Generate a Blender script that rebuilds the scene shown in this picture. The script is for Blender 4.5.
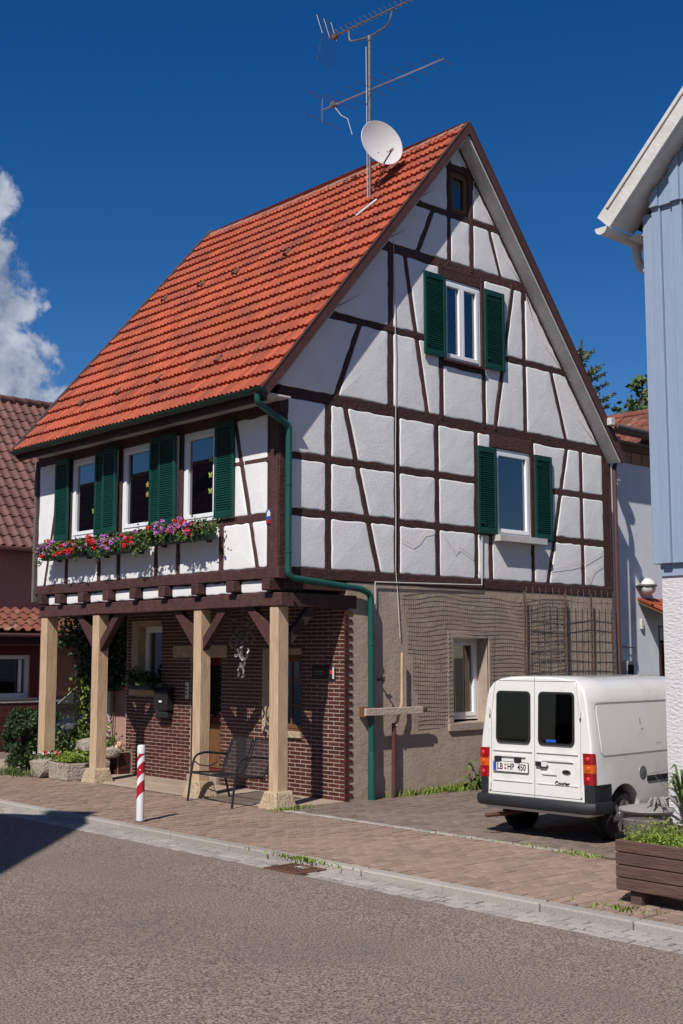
import bpy, bmesh, math, random
import numpy as np
from mathutils import Vector, Matrix
random.seed(7)
rng = np.random.default_rng(11)
R_ = math.radians
scene = bpy.context.scene
for o in list(bpy.data.objects): bpy.data.objects.remove(o)
COL = scene.collection

# ------------------------------------------------------------------ camera
cam = bpy.data.cameras.new('camera'); camo = bpy.data.objects.new('camera', cam); COL.objects.link(camo)
cam.sensor_fit = 'VERTICAL'; cam.sensor_height = 36.0; cam.lens = 36.0 * 1213.93 / 1024
cam.clip_start = 0.1; cam.clip_end = 2000
CAM = Vector((-10.1, -12.352, 1.95))
_y, _p = R_(47.751), R_(6.771)
fwd = Vector((math.cos(_y)*math.cos(_p), math.sin(_y)*math.cos(_p), math.sin(_p)))
camo.location = CAM
camo.rotation_euler = fwd.to_track_quat('-Z', 'Y').to_euler()
scene.camera = camo

# ------------------------------------------------------------------ sky and sun
SUN = Vector((1.0, 0.45, -1.185)).normalized()          # direction the light travels
sun_el = math.asin(-SUN.z); sun_az = math.atan2(-SUN.x, -SUN.y)   # azimuth from +Y towards +X
w = bpy.data.worlds.new('World'); scene.world = w; w.use_nodes = True
nt = w.node_tree; nt.nodes.clear()
def N(nt, t, **k):
    n = nt.nodes.new(t)
    for a, v in k.items(): setattr(n, a, v)
    return n
L = nt.links.new
sky = N(nt, 'ShaderNodeTexSky', sky_type='NISHITA', sun_disc=False)
sky.sun_elevation = sun_el; sky.sun_rotation = sun_az
sky.altitude = 900; sky.air_density = 1.0; sky.dust_density = 0.25; sky.ozone_density = 4.0
bg = N(nt, 'ShaderNodeBackground'); bg.inputs[1].default_value = 0.079
out = N(nt, 'ShaderNodeOutputWorld')
hsv = N(nt, 'ShaderNodeHueSaturation'); hsv.inputs['Saturation'].default_value = 1.35; hsv.inputs['Hue'].default_value = 0.509
L(sky.outputs[0], hsv.inputs['Color'])
# cumulus clouds: noise field over the direction vector, gathered into heaps
tc = N(nt, 'ShaderNodeTexCoord')
def vmath(op, a, b=None):
    n = N(nt, 'ShaderNodeVectorMath', operation=op)
    for i, v in enumerate((a, b)):
        if v is None: continue
        if isinstance(v, (tuple, list, Vector)): n.inputs[i].default_value = v
        else: L(v, n.inputs[i])
    return n
def fmath(op, a, b=None, clamp=False):
    n = N(nt, 'ShaderNodeMath', operation=op); n.use_clamp = clamp
    for i, v in enumerate((a, b)):
        if v is None: continue
        if isinstance(v, (int, float)): n.inputs[i].default_value = v
        else: L(v, n.inputs[i])
    return n.outputs[0]
DIR = tc.outputs['Generated']
def noise(vec, scale, detail, rough=0.6):
    n = N(nt, 'ShaderNodeTexNoise'); n.inputs['Scale'].default_value = scale; n.inputs['Detail'].default_value = detail
    n.inputs['Roughness'].default_value = rough; L(vec, n.inputs['Vector']); return n
nz = noise(DIR, 9.0, 2, 0.5)
warp = vmath('SCALE', vmath('SUBTRACT', nz.outputs['Color'], (0.5, 0.5, 0.5)).outputs[0]); warp.inputs['Scale'].default_value = 0.035
DW = vmath('ADD', DIR, warp.outputs[0]).outputs[0]
def pixdir(u, v):
    r = fwd.cross(Vector((0, 0, 1))).normalized(); up = r.cross(fwd)
    return (r*(u-341.5) + up*(512-v) + fwd*1213.93).normalized()
heaps = [(-22, 196, 36), (-34, 270, 56), (-18, 310, 60), (-30, 372, 88), (-12, 385, 58), (-85, 330, 110), (-150, 380, 140)]
# further clouds of the same kind low around the rest of the sky
others = [(140, 14, 8), (155, 12, 10), (215, 13, 9), (228, 10, 8), (300, 14, 9), (330, 11, 7), (5, 9, 6), (100, 15, 8), (262, 12, 9)]
field = None
lst = [(pixdir(u, v), r/1213.93) for u, v, r in heaps]
for az, el, rad in others:
    a, e = R_(az), R_(el); lst.append((Vector((math.cos(a)*math.cos(e), math.sin(a)*math.cos(e), math.sin(e))), R_(rad)))
for d, r in lst:
    dd = vmath('DISTANCE', DW, tuple(d)).outputs['Value']
    f = fmath('SUBTRACT', 1.0, fmath('DIVIDE', dd, r))
    field = f if field is None else fmath('MAXIMUM', field, f)
n1 = noise(DW, 26.0, 9, 0.62)
dens = fmath('ADD', field, fmath('MULTIPLY', fmath('SUBTRACT', n1.outputs['Fac'], 0.52), 2.1))
mr = N(nt, 'ShaderNodeMapRange', interpolation_type='SMOOTHSTEP'); L(dens, mr.inputs['Value'])
mr.inputs['From Min'].default_value = 0.0; mr.inputs['From Max'].default_value = 0.34
# thickness gives the white heads and grey bellies
sh = vmath('ADD', DW, (-SUN.x*0.03, -SUN.y*0.03, 0.035)).outputs[0]
n2 = noise(sh, 26.0, 7, 0.6)
shade = fmath('ADD', fmath('MULTIPLY', fmath('SUBTRACT', n1.outputs['Fac'], n2.outputs['Fac']), 2.2), 0.42, clamp=True)
cr = N(nt, 'ShaderNodeMix', data_type='RGBA'); L(shade, cr.inputs['Factor'])
cr.inputs['A'].default_value = (2.4, 3.1, 4.4, 1); cr.inputs['B'].default_value = (7.8, 8.3, 9.3, 1)
mx = N(nt, 'ShaderNodeMix', data_type='RGBA'); L(fmath('MULTIPLY', mr.outputs['Result'], 0.93), mx.inputs['Factor'])
L(hsv.outputs[0], mx.inputs['A']); L(cr.outputs['Result'], mx.inputs['B'])
L(mx.outputs['Result'], bg.inputs[0]); L(bg.outputs[0], out.inputs[0])

sl = bpy.data.lights.new('sun', 'SUN'); sl.energy = 5.0; sl.angle = R_(0.53); sl.color = (1.0, 0.95, 0.88)
so = bpy.data.objects.new('sun', sl); COL.objects.link(so); so.rotation_euler = SUN.to_track_quat('-Z', 'Y').to_euler(); so.location = (-20, -10, 25)
vs = scene.view_settings; vs.view_transform = 'Standard'; vs.look = 'None'; vs.gamma = 1; vs.exposure = 0.0; vs.use_curve_mapping = False
scene.render.engine = 'CYCLES'
scene.render.resolution_x = 683; scene.render.resolution_y = 1024

# ------------------------------------------------------------------ materials
def srgb(r, g, b):
    f = lambda c: (c/255/12.92) if c/255 <= 0.04045 else ((c/255+0.055)/1.055)**2.4
    return (f(r), f(g), f(b))
MATS = {}
def pm(name, c1, c2=None, scale=4.0, rough=0.8, bump=0.0, bscale=40.0, rand=0.0, metal=0.0, stretch=(1, 1, 1), detail=6, c3=None, scale3=1.3, lo3=0.5, hi3=0.65,
       spec=0.4, coat=0.0, bdist=0.02, lo=0.3, hi=0.7, bump2=0.0, bscale2=6.0):
    m = bpy.data.materials.new(name); m.use_nodes = True; t = m.node_tree; b = t.nodes['Principled BSDF']; l = t.links.new
    geo = t.nodes.new('ShaderNodeNewGeometry'); mp = t.nodes.new('ShaderNodeMapping'); l(geo.outputs['Position'], mp.inputs[0]); mp.inputs['Scale'].default_value = stretch
    c2 = c2 or tuple(c*0.8 for c in c1)
    nz = t.nodes.new('ShaderNodeTexNoise'); nz.inputs['Scale'].default_value = scale; nz.inputs['Detail'].default_value = detail; nz.inputs['Roughness'].default_value = .62; l(mp.outputs[0], nz.inputs[0])
    r = t.nodes.new('ShaderNodeMapRange'); r.inputs['From Min'].default_value = lo; r.inputs['From Max'].default_value = hi; l(nz.outputs['Fac'], r.inputs[0])
    mx = t.nodes.new('ShaderNodeMix'); mx.data_type = 'RGBA'; l(r.outputs[0], mx.inputs['Factor']); mx.inputs['A'].default_value = (*c2, 1); mx.inputs['B'].default_value = (*c1, 1)
    col = mx.outputs['Result']
    if c3:
        n3 = t.nodes.new('ShaderNodeTexNoise'); n3.inputs['Scale'].default_value = scale3; n3.inputs['Detail'].default_value = 8; n3.inputs['Roughness'].default_value = .68; l(geo.outputs['Position'], n3.inputs[0])
        r3 = t.nodes.new('ShaderNodeMapRange'); r3.inputs['From Min'].default_value = lo3; r3.inputs['From Max'].default_value = hi3; l(n3.outputs['Fac'], r3.inputs[0])
        m3 = t.nodes.new('ShaderNodeMix'); m3.data_type = 'RGBA'; l(r3.outputs[0], m3.inputs['Factor']); l(col, m3.inputs['A']); m3.inputs['B'].default_value = (*c3, 1); col = m3.outputs['Result']
    if rand:
        oi = t.nodes.new('ShaderNodeObjectInfo'); a = t.nodes.new('ShaderNodeMath'); a.operation = 'ADD'; l(oi.outputs['Random'], a.inputs[0]); l(geo.outputs['Random Per Island'], a.inputs[1])
        fr = t.nodes.new('ShaderNodeMath'); fr.operation = 'FRACT'; l(a.outputs[0], fr.inputs[0])
        rr = t.nodes.new('ShaderNodeMapRange'); l(fr.outputs[0], rr.inputs[0]); rr.inputs['To Min'].default_value = 1-rand; rr.inputs['To Max'].default_value = 1+rand*0.8
        h = t.nodes.new('ShaderNodeHueSaturation'); l(rr.outputs[0], h.inputs['Value']); l(col, h.inputs['Color']); col = h.outputs[0]
    l(col, b.inputs['Base Color'])
    b.inputs['Roughness'].default_value = rough; b.inputs['Metallic'].default_value = metal
    b.inputs['Specular IOR Level'].default_value = spec; b.inputs['Coat Weight'].default_value = coat
    if bump:
        nb = t.nodes.new('ShaderNodeTexNoise'); nb.inputs['Scale'].default_value = bscale; nb.inputs['Detail'].default_value = 5; l(mp.outputs[0], nb.inputs[0])
        h = nb.outputs['Fac']
        if bump2:
            nb2 = t.nodes.new('ShaderNodeTexNoise'); nb2.inputs['Scale'].default_value = bscale2; nb2.inputs['Detail'].default_value = 3; l(mp.outputs[0], nb2.inputs[0])
            ad = t.nodes.new('ShaderNodeMath'); ad.operation = 'MULTIPLY_ADD'; l(nb2.outputs['Fac'], ad.inputs[0]); ad.inputs[1].default_value = bump2; l(h, ad.inputs[2]); h = ad.outputs[0]
        bp = t.nodes.new('ShaderNodeBump'); bp.inputs['Strength'].default_value = bump; bp.inputs['Distance'].default_value = bdist; l(h, bp.inputs['Height']); l(bp.outputs[0], b.inputs['Normal'])
    MATS[name] = m
    return m
M = {}
M['plaster'] = pm('white_plaster', (.80, .79, .78), (.74, .73, .73), scale=3, rough=.9, bump=.22, bscale=26, bdist=.012, bump2=2.2, bscale2=4.5, c3=(.6, .58, .56), scale3=2.2, lo3=.62, hi3=.9)
M['timber'] = pm('dark_brown_timber', (.090, .038, .033), (.046, .019, .017), scale=13, rough=.75, bump=.6, bscale=26, rand=.25, c3=(.13, .07, .06), scale3=5, lo3=.6, hi3=.85)
M['barge'] = pm('brown_barge_board', (.10, .042, .036), (.075, .03, .026), scale=5, rough=.6, bump=.2, bscale=30, c3=(.17, .09, .08), scale3=3, lo3=.62, hi3=.85)
M['soffit'] = pm('grey_white_soffit', (.60, .58, .55), (.46, .44, .42), scale=3, rough=.8, bump=.15, bscale=20)
M['oak'] = pm('pale_oak_post', (.61, .445, .305), (.42, .275, .16), scale=5, rough=.75, bump=.4, bscale=18, stretch=(5, 5, .5), c3=(.36, .21, .11), scale3=1.6, lo3=.52, hi3=.85)
M['stone'] = pm('sandstone', (.50, .39, .26), (.36, .27, .18), scale=9, rough=.95, bump=.9, bscale=25, bdist=.03)
M['greystone'] = pm('grey_trough_stone', (.42, .36, .30), (.25, .21, .17), scale=12, rough=.95, bump=1, bscale=30, bdist=.03)
M['tile'] = pm('red_clay_tile', (.425, .082, .034), (.30, .060, .028), scale=6, rough=.75, bump=.25, bscale=50, rand=.26, c3=(.105, .045, .034), scale3=1.5, lo3=.47, hi3=.80)
M['ridge'] = pm('ridge_mortar_tile', (.36, .10, .05), (.25, .20, .16), scale=6, rough=.9, bump=.6, bscale=30, rand=.15)
M['browntile'] = pm('brown_concrete_tile', (.165, .074, .058), (.12, .052, .042), scale=5, rough=.55, bump=.2, bscale=60, rand=.22)
M['mosstile'] = pm('old_red_tile', (.24, .075, .045), (.13, .05, .035), scale=4, rough=.9, bump=.8, bscale=9, c3=(.30, .22, .18), scale3=3.0, lo3=.55, hi3=.7, rand=.2)
M['green'] = pm('green_shutter_paint', (.003, .052, .037), (.002, .040, .028), scale=4, rough=.45, bump=.12, bscale=60, spec=.4, rand=.14, c3=(.014, .072, .056), scale3=3.5, lo3=.56, hi3=.85)
M['pipe'] = pm('green_downpipe_paint', (.010, .088, .074), (.008, .07, .06), scale=4, rough=.4, spec=.5)
M['gutter'] = pm('dark_green_gutter', (.008, .030, .021), (.005, .020, .014), scale=4, rough=.4, spec=.5)
M['brownpipe'] = pm('brown_downpipe', (.105, .045, .042), (.08, .034, .03), scale=4, rough=.5)
M['upvc'] = pm('white_window_frame', (.84, .85, .87), (.80, .81, .83), scale=2, rough=.3, spec=.5)
M['oldwood'] = pm('brown_window_wood', (.17, .085, .035), (.11, .05, .02), scale=8, rough=.6)
M['brick'] = pm('dark_red_clinker', (.095, .023, .018), (.050, .013, .012), scale=20, rough=.55, bump=.3, bscale=60, rand=.35, spec=.4)
M['mortar'] = pm('pale_mortar', (.43, .335, .27), (.30, .23, .185), scale=10, rough=.95, bump=.5, bscale=50)
M['render'] = pm('grey_brown_render', (.42, .33, .262), (.33, .255, .20), scale=3.5, rough=.95, bump=.42, bscale=30, bdist=.016, bump2=1.2, bscale2=9, c3=(.46, .375, .305), scale3=2, lo3=.5, hi3=.8)
M['dark'] = pm('dark_interior', (.012, .010, .009), (.008, .007, .006), rough=.95)
M['ceil'] = pm('arcade_ceiling_boards', (.045, .026, .022), (.03, .016, .014), rough=.9)
M['asphalt'] = pm('asphalt', (.385, .30, .245), (.055, .042, .035), scale=62, rough=.92, bump=1, bscale=110, bdist=.010, detail=2, lo=.34, hi=.66, c3=(.14, .11, .094), scale3=.55, lo3=.46, hi3=.9)
M['ground'] = pm('village_ground', (.16, .14, .11), (.10, .10, .06), scale=.3, rough=.95)
M['paver'] = pm('beige_paver', (.325, .225, .175), (.235, .160, .124), scale=14, rough=.92, bump=.5, bscale=60, rand=.16, bdist=.01, c3=(.21, .155, .12), scale3=.9, lo3=.5, hi3=.75)
M['paver2'] = pm('grey_brown_paver', (.235, .175, .142), (.165, .122, .098), scale=14, rough=.92, bump=.5, bscale=60, rand=.16, bdist=.01, c3=(.15, .115, .09), scale3=.9, lo3=.48, hi3=.75)
M['joint'] = pm('sandy_joint', (.085, .065, .048), (.05, .042, .03), scale=6, rough=.95, bump=.4, bscale=80)
M['granite'] = pm('granite_kerb', (.40, .365, .33), (.27, .245, .22), scale=60, rough=.9, bump=.5, bscale=50, rand=.14, bdist=.01)
M['sett'] = pm('pale_granite_sett', (.40, .36, .325), (.28, .25, .225), scale=40, rough=.9, bump=.6, bscale=40, rand=.18, bdist=.012)
M['slab'] = pm('threshold_slab', (.40, .31, .24), (.30, .23, .18), scale=4, rough=.92, bump=.4, bscale=40, rand=.1)
M['white'] = pm('van_white_paint', (.76, .75, .72), (.74, .73, .70), scale=3, rough=.3, coat=1.0, spec=.5, c3=(.60, .575, .53), scale3=2.2, lo3=.54, hi3=.85)
M['bumper'] = pm('grey_bumper_plastic', (.022, .023, .027), (.015, .0155, .018), scale=6, rough=.6)
M['black'] = pm('black_rubber', (.012, .012, .012), (.018, .018, .018), rough=.8)
M['blackmetal'] = pm('black_metal', (.012, .012, .013), (.02, .02, .022), rough=.35, spec=.5)
M['silver'] = pm('silver_metal', (.55, .55, .56), (.45, .45, .46), rough=.35, metal=.85)
M['dullmetal'] = pm('weathered_steel', (.27, .25, .24), (.16, .13, .12), scale=10, rough=.5, metal=.6)
M['rust'] = pm('rusty_steel', (.16, .075, .045), (.08, .04, .03), scale=20, rough=.9, bump=.4)
M['dish'] = pm('dish_grey_paint', (.66, .64, .63), (.60, .58, .57), rough=.45)
M['redlamp'] = pm('red_lamp_lens', (.33, .008, .012), (.25, .006, .01), rough=.12, coat=1)
M['redlamp2'] = pm('bright_red_reflector', (.75, .03, .04), rough=.1, coat=1)
M['amber'] = pm('amber_lamp_lens', (.62, .11, .010), (.55, .08, .008), rough=.12, coat=1)
M['plate'] = pm('white_plate', (.80, .80, .78), rough=.4)
M['blue'] = pm('blue_print', (.02, .10, .50), rough=.4)
M['ink'] = pm('black_ink', (.012, .012, .014), rough=.6)
M['signred'] = pm('red_band', (.42, .012, .03), (.36, .01, .025), rough=.4)
M['signwhite'] = pm('white_band', (.72, .72, .74), (.64, .64, .66), rough=.45)
M['blueboard'] = pm('pale_blue_boards', (.275, .35, .465), (.245, .315, .425), scale=5, rough=.7, bump=.25, bscale=14, stretch=(4, 4, .4), rand=.05, c3=(.23, .26, .33), scale3=7, lo3=.68, hi3=.8)
M['stucco'] = pm('white_rough_stucco', (.63, .605, .625), (.57, .55, .565), scale=10, rough=.95, bump=.7, bscale=20, bdist=.022, stretch=(1, 1, 2.2))
M['stucco2'] = pm('pale_fine_stucco', (.70, .715, .76), (.64, .655, .70), scale=4, rough=.95, bump=.6, bscale=60, bdist=.012)
M['beigeplinth'] = pm('beige_plinth', (.52, .42, .34), (.44, .35, .28), scale=10, rough=.95, bump=.7, bscale=30)
M['whitewood'] = pm('weathered_white_wood', (.66, .64, .61), (.52, .49, .45), scale=6, rough=.8, bump=.3, bscale=20, c3=(.40, .33, .27), scale3=6, lo3=.66, hi3=.8)
M['pinkwall'] = pm('pinkish_brown_wall', (.44, .26, .215), (.38, .22, .18), scale=3, rough=.95, bump=.5, bscale=50)
M['ochrewall'] = pm('ochre_wall', (.36, .20, .125), (.30, .165, .10), scale=3, rough=.95, bump=.4, bscale=50)
M['maroon'] = pm('maroon_trim', (.14, .02, .02), (.10, .016, .016), rough=.7)
M['planter'] = pm('brown_planter_wood', (.125, .072, .054), (.075, .042, .033), scale=7, rough=.8, bump=.5, bscale=14, stretch=(6, .6, 6), rand=.15, c3=(.26, .17, .13), scale3=9, lo3=.62, hi3=.78)
M['dullstone'] = pm('dull_grey_concrete', (.30, .28, .26), (.22, .20, .19), scale=30, rough=.95, bump=.4)
M['weathered'] = pm('weathered_grey_board', (.17, .15, .14), (.10, .085, .08), scale=9, rough=.9, bump=.5)
M['soil'] = pm('soil', (.05, .035, .025), rough=.95, bump=1)
M['leaf'] = pm('leaf_green', (.095, .145, .028), (.05, .085, .018), scale=9, rough=.6, rand=.45)
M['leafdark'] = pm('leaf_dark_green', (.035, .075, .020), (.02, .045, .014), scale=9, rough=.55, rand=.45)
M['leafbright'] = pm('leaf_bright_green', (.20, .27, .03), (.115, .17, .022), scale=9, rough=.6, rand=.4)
M['conifer'] = pm('conifer_green', (.15, .19, .10), (.09, .12, .065), scale=5, rough=.7, rand=.4)
M['bark'] = pm('bark', (.10, .07, .05), (.06, .04, .03), scale=20, rough=.95, bump=1)
M['straw'] = pm('dry_straw', (.36, .25, .14), (.25, .17, .09), rough=.9, rand=.3)
M['petalred'] = pm('red_petals', (.78, .016, .02), (.66, .012, .018), scale=30, rough=.6, rand=.25)
M['petalviolet'] = pm('violet_petals', (.58, .22, .56), (.45, .15, .46), scale=30, rough=.6, rand=.3)
M['petalpink'] = pm('pale_petals', (.62, .35, .50), rough=.6, rand=.2)
M['boxgreen'] = pm('window_box_green', (.02, .06, .045), (.015, .045, .035), rough=.6)
M['carblack'] = pm('dark_car_paint', (.018, .016, .020), (.014, .013, .016), rough=.22, coat=1)
M['carred'] = pm('dark_red_car_paint', (.10, .006, .008), rough=.22, coat=1)
M['ceramic'] = pm('orange_white_ceramic', (.70, .36, .22), (.75, .62, .52), scale=14, rough=.35, lo=.45, hi=.55)
M['curtain'] = pm('lace_curtain', (.62, .60, .57), (.40, .38, .36), scale=30, rough=.95)
M['netting'] = pm('brown_netting', (.20, .15, .12), (.14, .105, .085), rough=.85)
M['sling'] = None
M['lampglass'] = pm('opal_lamp_glass', (.80, .79, .74), rough=.25)
M['yellowish'] = pm('yellow_window_picture', (.70, .55, .12), (.62, .08, .02), scale=6, rough=.6, lo=.45, hi=.55)
M['headlight'] = pm('chrome_headlamp', (.8, .8, .82), rough=.08, metal=.9)
M['butterfly'] = pm('yellow_green_cutout', (.36, .44, .08), rough=.6)
M['gold'] = pm('straw_star', (.38, .24, .06), rough=.6)
def glassmat(name, tint=(.55, .6, .62), refl=1.0, alpha=.0):
    m = bpy.data.materials.new(name); m.use_nodes = True; t = m.node_tree; t.nodes.clear(); l = t.links.new
    o = t.nodes.new('ShaderNodeOutputMaterial'); mx = t.nodes.new('ShaderNodeMixShader'); tr = t.nodes.new('ShaderNodeBsdfTransparent'); gl = t.nodes.new('ShaderNodeBsdfGlossy')
    gl.inputs['Roughness'].default_value = .015; tr.inputs[0].default_value = (*tint, 1); fr = t.nodes.new('ShaderNodeFresnel'); fr.inputs[0].default_value = 1.52
    mu = t.nodes.new('ShaderNodeMath'); mu.operation = 'MULTIPLY_ADD'; mu.use_clamp = True; mu.inputs[1].default_value = refl*1.7; mu.inputs[2].default_value = alpha; l(fr.outputs[0], mu.inputs[0])
    l(mu.outputs[0], mx.inputs[0]); l(tr.outputs[0], mx.inputs[1]); l(gl.outputs[0], mx.inputs[2]); l(mx.outputs[0], o.inputs[0])
    return m
M['glass'] = glassmat('window_glass', (.42, .46, .48), 2.4)
M['vanglass'] = glassmat('tinted_van_glass', (.10, .11, .11), .55)
def slingmat():
    m = bpy.data.materials.new('black_sling_mesh'); m.use_nodes = True; t = m.node_tree; b = t.nodes['Principled BSDF']
    b.inputs['Base Color'].default_value = (.02, .018, .02, 1); b.inputs['Roughness'].default_value = .6; b.inputs['Alpha'].default_value = .62
    return m
M['sling'] = slingmat()

# ------------------------------------------------------------------ mesh helpers
class MB:
    def __init__(s): s.v = []; s.f = []
    def add(s, vs, fs):
        n = len(s.v); s.v += [tuple(p) for p in vs]; s.f += [tuple(i+n for i in f) for f in fs]; return s
    def box(s, x0, x1, y0, y1, z0, z1):
        if x0 > x1: x0, x1 = x1, x0
        if y0 > y1: y0, y1 = y1, y0
        if z0 > z1: z0, z1 = z1, z0
        return s.add([(x0,y0,z0),(x1,y0,z0),(x1,y1,z0),(x0,y1,z0),(x0,y0,z1),(x1,y0,z1),(x1,y1,z1),(x0,y1,z1)],
                     [(0,3,2,1),(4,5,6,7),(0,1,5,4),(1,2,6,5),(2,3,7,6),(3,0,4,7)])
    def hexa(s, p):   # eight points, bottom four ccw then top four
        return s.add(p, [(0,3,2,1),(4,5,6,7),(0,1,5,4),(1,2,6,5),(2,3,7,6),(3,0,4,7)])
    def tube(s, pts, r, n=8, cap=True, closed=False):
        pts = [Vector(p) for p in pts]; k = len(pts); rs = r if isinstance(r, (list, tuple)) else [r]*k
        rings = []; prev = None
        for i, p in enumerate(pts):
            if closed: d = pts[(i+1) % k]-pts[i-1]
            else: d = pts[min(i+1, k-1)]-pts[max(i-1, 0)]
            d.normalize()
            a = prev if prev is not None else (Vector((0,0,1)) if abs(d.z) < .9 else Vector((1,0,0)))
            a = (a-d*a.dot(d))
            if a.length < 1e-6: a = d.orthogonal()
            a.normalize(); prev = a; b = d.cross(a)
            rings.append([p+(a*math.cos(t)+b*math.sin(t))*rs[i] for t in [2*math.pi*j/n for j in range(n)]])
        vs = [q for rr in rings for q in rr]; fs = []
        for i in range(k if closed else k-1):
            for j in range(n):
                a0 = i*n; b0 = ((i+1) % k)*n
                fs.append((a0+j, a0+(j+1) % n, b0+(j+1) % n, b0+j))
        if cap and not closed: fs.append(tuple(range(n-1, -1, -1))); fs.append(tuple((k-1)*n+j for j in range(n)))
        return s.add(vs, fs)
    def lathe(s, prof, c=(0,0,0), axis=(0,0,1), n=24, cap=True):
        ax = Vector(axis).normalized(); u = ax.orthogonal().normalized(); v = ax.cross(u); c = Vector(c)
        vs = []; fs = []
        for r, h in prof:
            for j in range(n):
                t = 2*math.pi*j/n; vs.append(c+ax*h+(u*math.cos(t)+v*math.sin(t))*r)
        for i in range(len(prof)-1):
            for j in range(n): fs.append((i*n+j, i*n+(j+1) % n, (i+1)*n+(j+1) % n, (i+1)*n+j))
        if cap: fs.append(tuple(range(n-1, -1, -1))); fs.append(tuple((len(prof)-1)*n+j for j in range(n)))
        return s.add(vs, fs)
    def prism(s, poly, fmap, d0, d1):   # poly of (a,b); fmap(a,b,d)->xyz
        n = len(poly); vs = [fmap(a, b, d0) for a, b in poly]+[fmap(a, b, d1) for a, b in poly]
        fs = [tuple(range(n)), tuple(range(2*n-1, n-1, -1))]+[(i, i+n, (i+1) % n+n, (i+1) % n) for i in range(n)]
        return s.add(vs, fs)
    def mesh(s, name, smooth=False, fixn=True):
        me = bpy.data.meshes.new(name); me.from_pydata([tuple(v) for v in s.v], [], s.f)
        if fixn:
            bm = bmesh.new(); bm.from_mesh(me); bmesh.ops.recalc_face_normals(bm, faces=bm.faces); bm.to_mesh(me); bm.free()
        if smooth is True:
            me.polygons.foreach_set('use_smooth', [True]*len(me.polygons))
        elif smooth:
            me.polygons.foreach_set('use_smooth', [True]*len(me.polygons)); me.set_sharp_from_angle(angle=R_(smooth))
        return me
    def build(s, name, m, parent=None, smooth=False, fixn=True):
        return obj(name, s.mesh(name, smooth, fixn), m, parent)
def obj(name, me, m=None, parent=None):
    o = bpy.data.objects.new(name, me); COL.objects.link(o)
    if m is not None:
        m = M[m] if isinstance(m, str) else m
        if len(me.materials) == 0: me.materials.append(m)
    if parent is not None: o.parent = parent
    return o
def tag(o, label=None, cat=None, group=None, kind=None):
    if label: o['label'] = label
    if cat: o['category'] = cat
    if group: o['group'] = group
    if kind: o['kind'] = kind
    return o
def thing(name, label, cat, loc=(0,0,0), rz=0, group=None):
    o = bpy.data.objects.new(name, None); COL.objects.link(o); o.location = loc; o.rotation_euler = (0,0,rz); o.empty_display_size = .2
    return tag(o, label, cat, group)
def bevelmesh(me, w, seg=1, ang=30):
    bm = bmesh.new(); bm.from_mesh(me)
    es = [e for e in bm.edges if len(e.link_faces) == 2 and e.calc_face_angle(0) > R_(ang)]
    bmesh.ops.bevel(bm, geom=es, offset=w, segments=seg, affect='EDGES', profile=.6, clamp_overlap=True); bm.to_mesh(me); bm.free(); return me
def part(name, m, parent, *boxes, bevel=0.0, smooth=False):
    b = MB()
    for x in boxes: b.box(*x)
    me = b.mesh(name, False)
    if bevel: bevelmesh(me, bevel)
    return obj(name, me, m, parent)
def leaves(name, m, parent, pts, size, aspect=1.7, nrm=None, jitter=.6, up=.3):
    """One diamond-shaped leaf per point, folded along its middle."""
    pts = np.asarray(pts, float); n = len(pts)
    d = rng.normal(size=(n, 3)); d[:, 2] += up; d /= np.linalg.norm(d, axis=1)[:, None]
    e = rng.normal(size=(n, 3)); e -= (e*d).sum(1)[:, None]*d; e /= np.linalg.norm(e, axis=1)[:, None]
    sz = size*(1+jitter*(rng.random(n)-.5))[:, None]
    nn = np.cross(d, e)
    a = pts-d*sz*aspect/2; b = pts+e*sz/2+nn*sz*.12; c = pts+d*sz*aspect/2; f = pts-e*sz/2+nn*sz*.12
    V = np.stack([a, b, c, f], 1).reshape(-1, 3)
    base = np.arange(n)*4
    F = np.concatenate([np.stack([base, base+1, base+2], 1), np.stack([base, base+2, base+3], 1)], 0)
    me = bpy.data.meshes.new(name); me.vertices.add(len(V)); me.vertices.foreach_set('co', V.ravel())
    me.loops.add(F.size); me.loops.foreach_set('vertex_index', F.ravel().astype(np.int32)); me.polygons.add(len(F))
    me.polygons.foreach_set('loop_start', np.arange(len(F))*3); me.polygons.foreach_set('loop_total', np.full(len(F), 3)); me.update(calc_edges=True)
    return obj(name, me, m, parent)
def blades(name, m, parent, pts, h, wd=.012, lean=.5):
    b = MB()
    for p in pts:
        hh = h*(.5+random.random()*.8); a = random.random()*6.28; c, s_ = math.cos(a), math.sin(a); ln = lean*hh*random.random()
        b.add([(p[0]-s_*wd, p[1]+c*wd, p[2]), (p[0]+s_*wd, p[1]-c*wd, p[2]), (p[0]+c*ln*.4+s_*wd*.7, p[1]+s_*ln*.4-c*wd*.7, p[2]+hh*.6), (p[0]+c*ln*.4-s_*wd*.7, p[1]+s_*ln*.4+c*wd*.7, p[2]+hh*.6), (p[0]+c*ln, p[1]+s_*ln, p[2]+hh)],
              [(0, 1, 2, 3), (3, 2, 4)])
    return b.build(name, m, parent, fixn=False)
def ball(n, c, r, sq=(1,1,1), shell=.55):
    u = rng.normal(size=(n, 3)); u /= np.linalg.norm(u, axis=1)[:, None]
    rr = (shell**3+(1-shell**3)*rng.random(n))**(1/3)
    return np.asarray(c)+u*rr[:, None]*r*np.asarray(sq)
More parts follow.
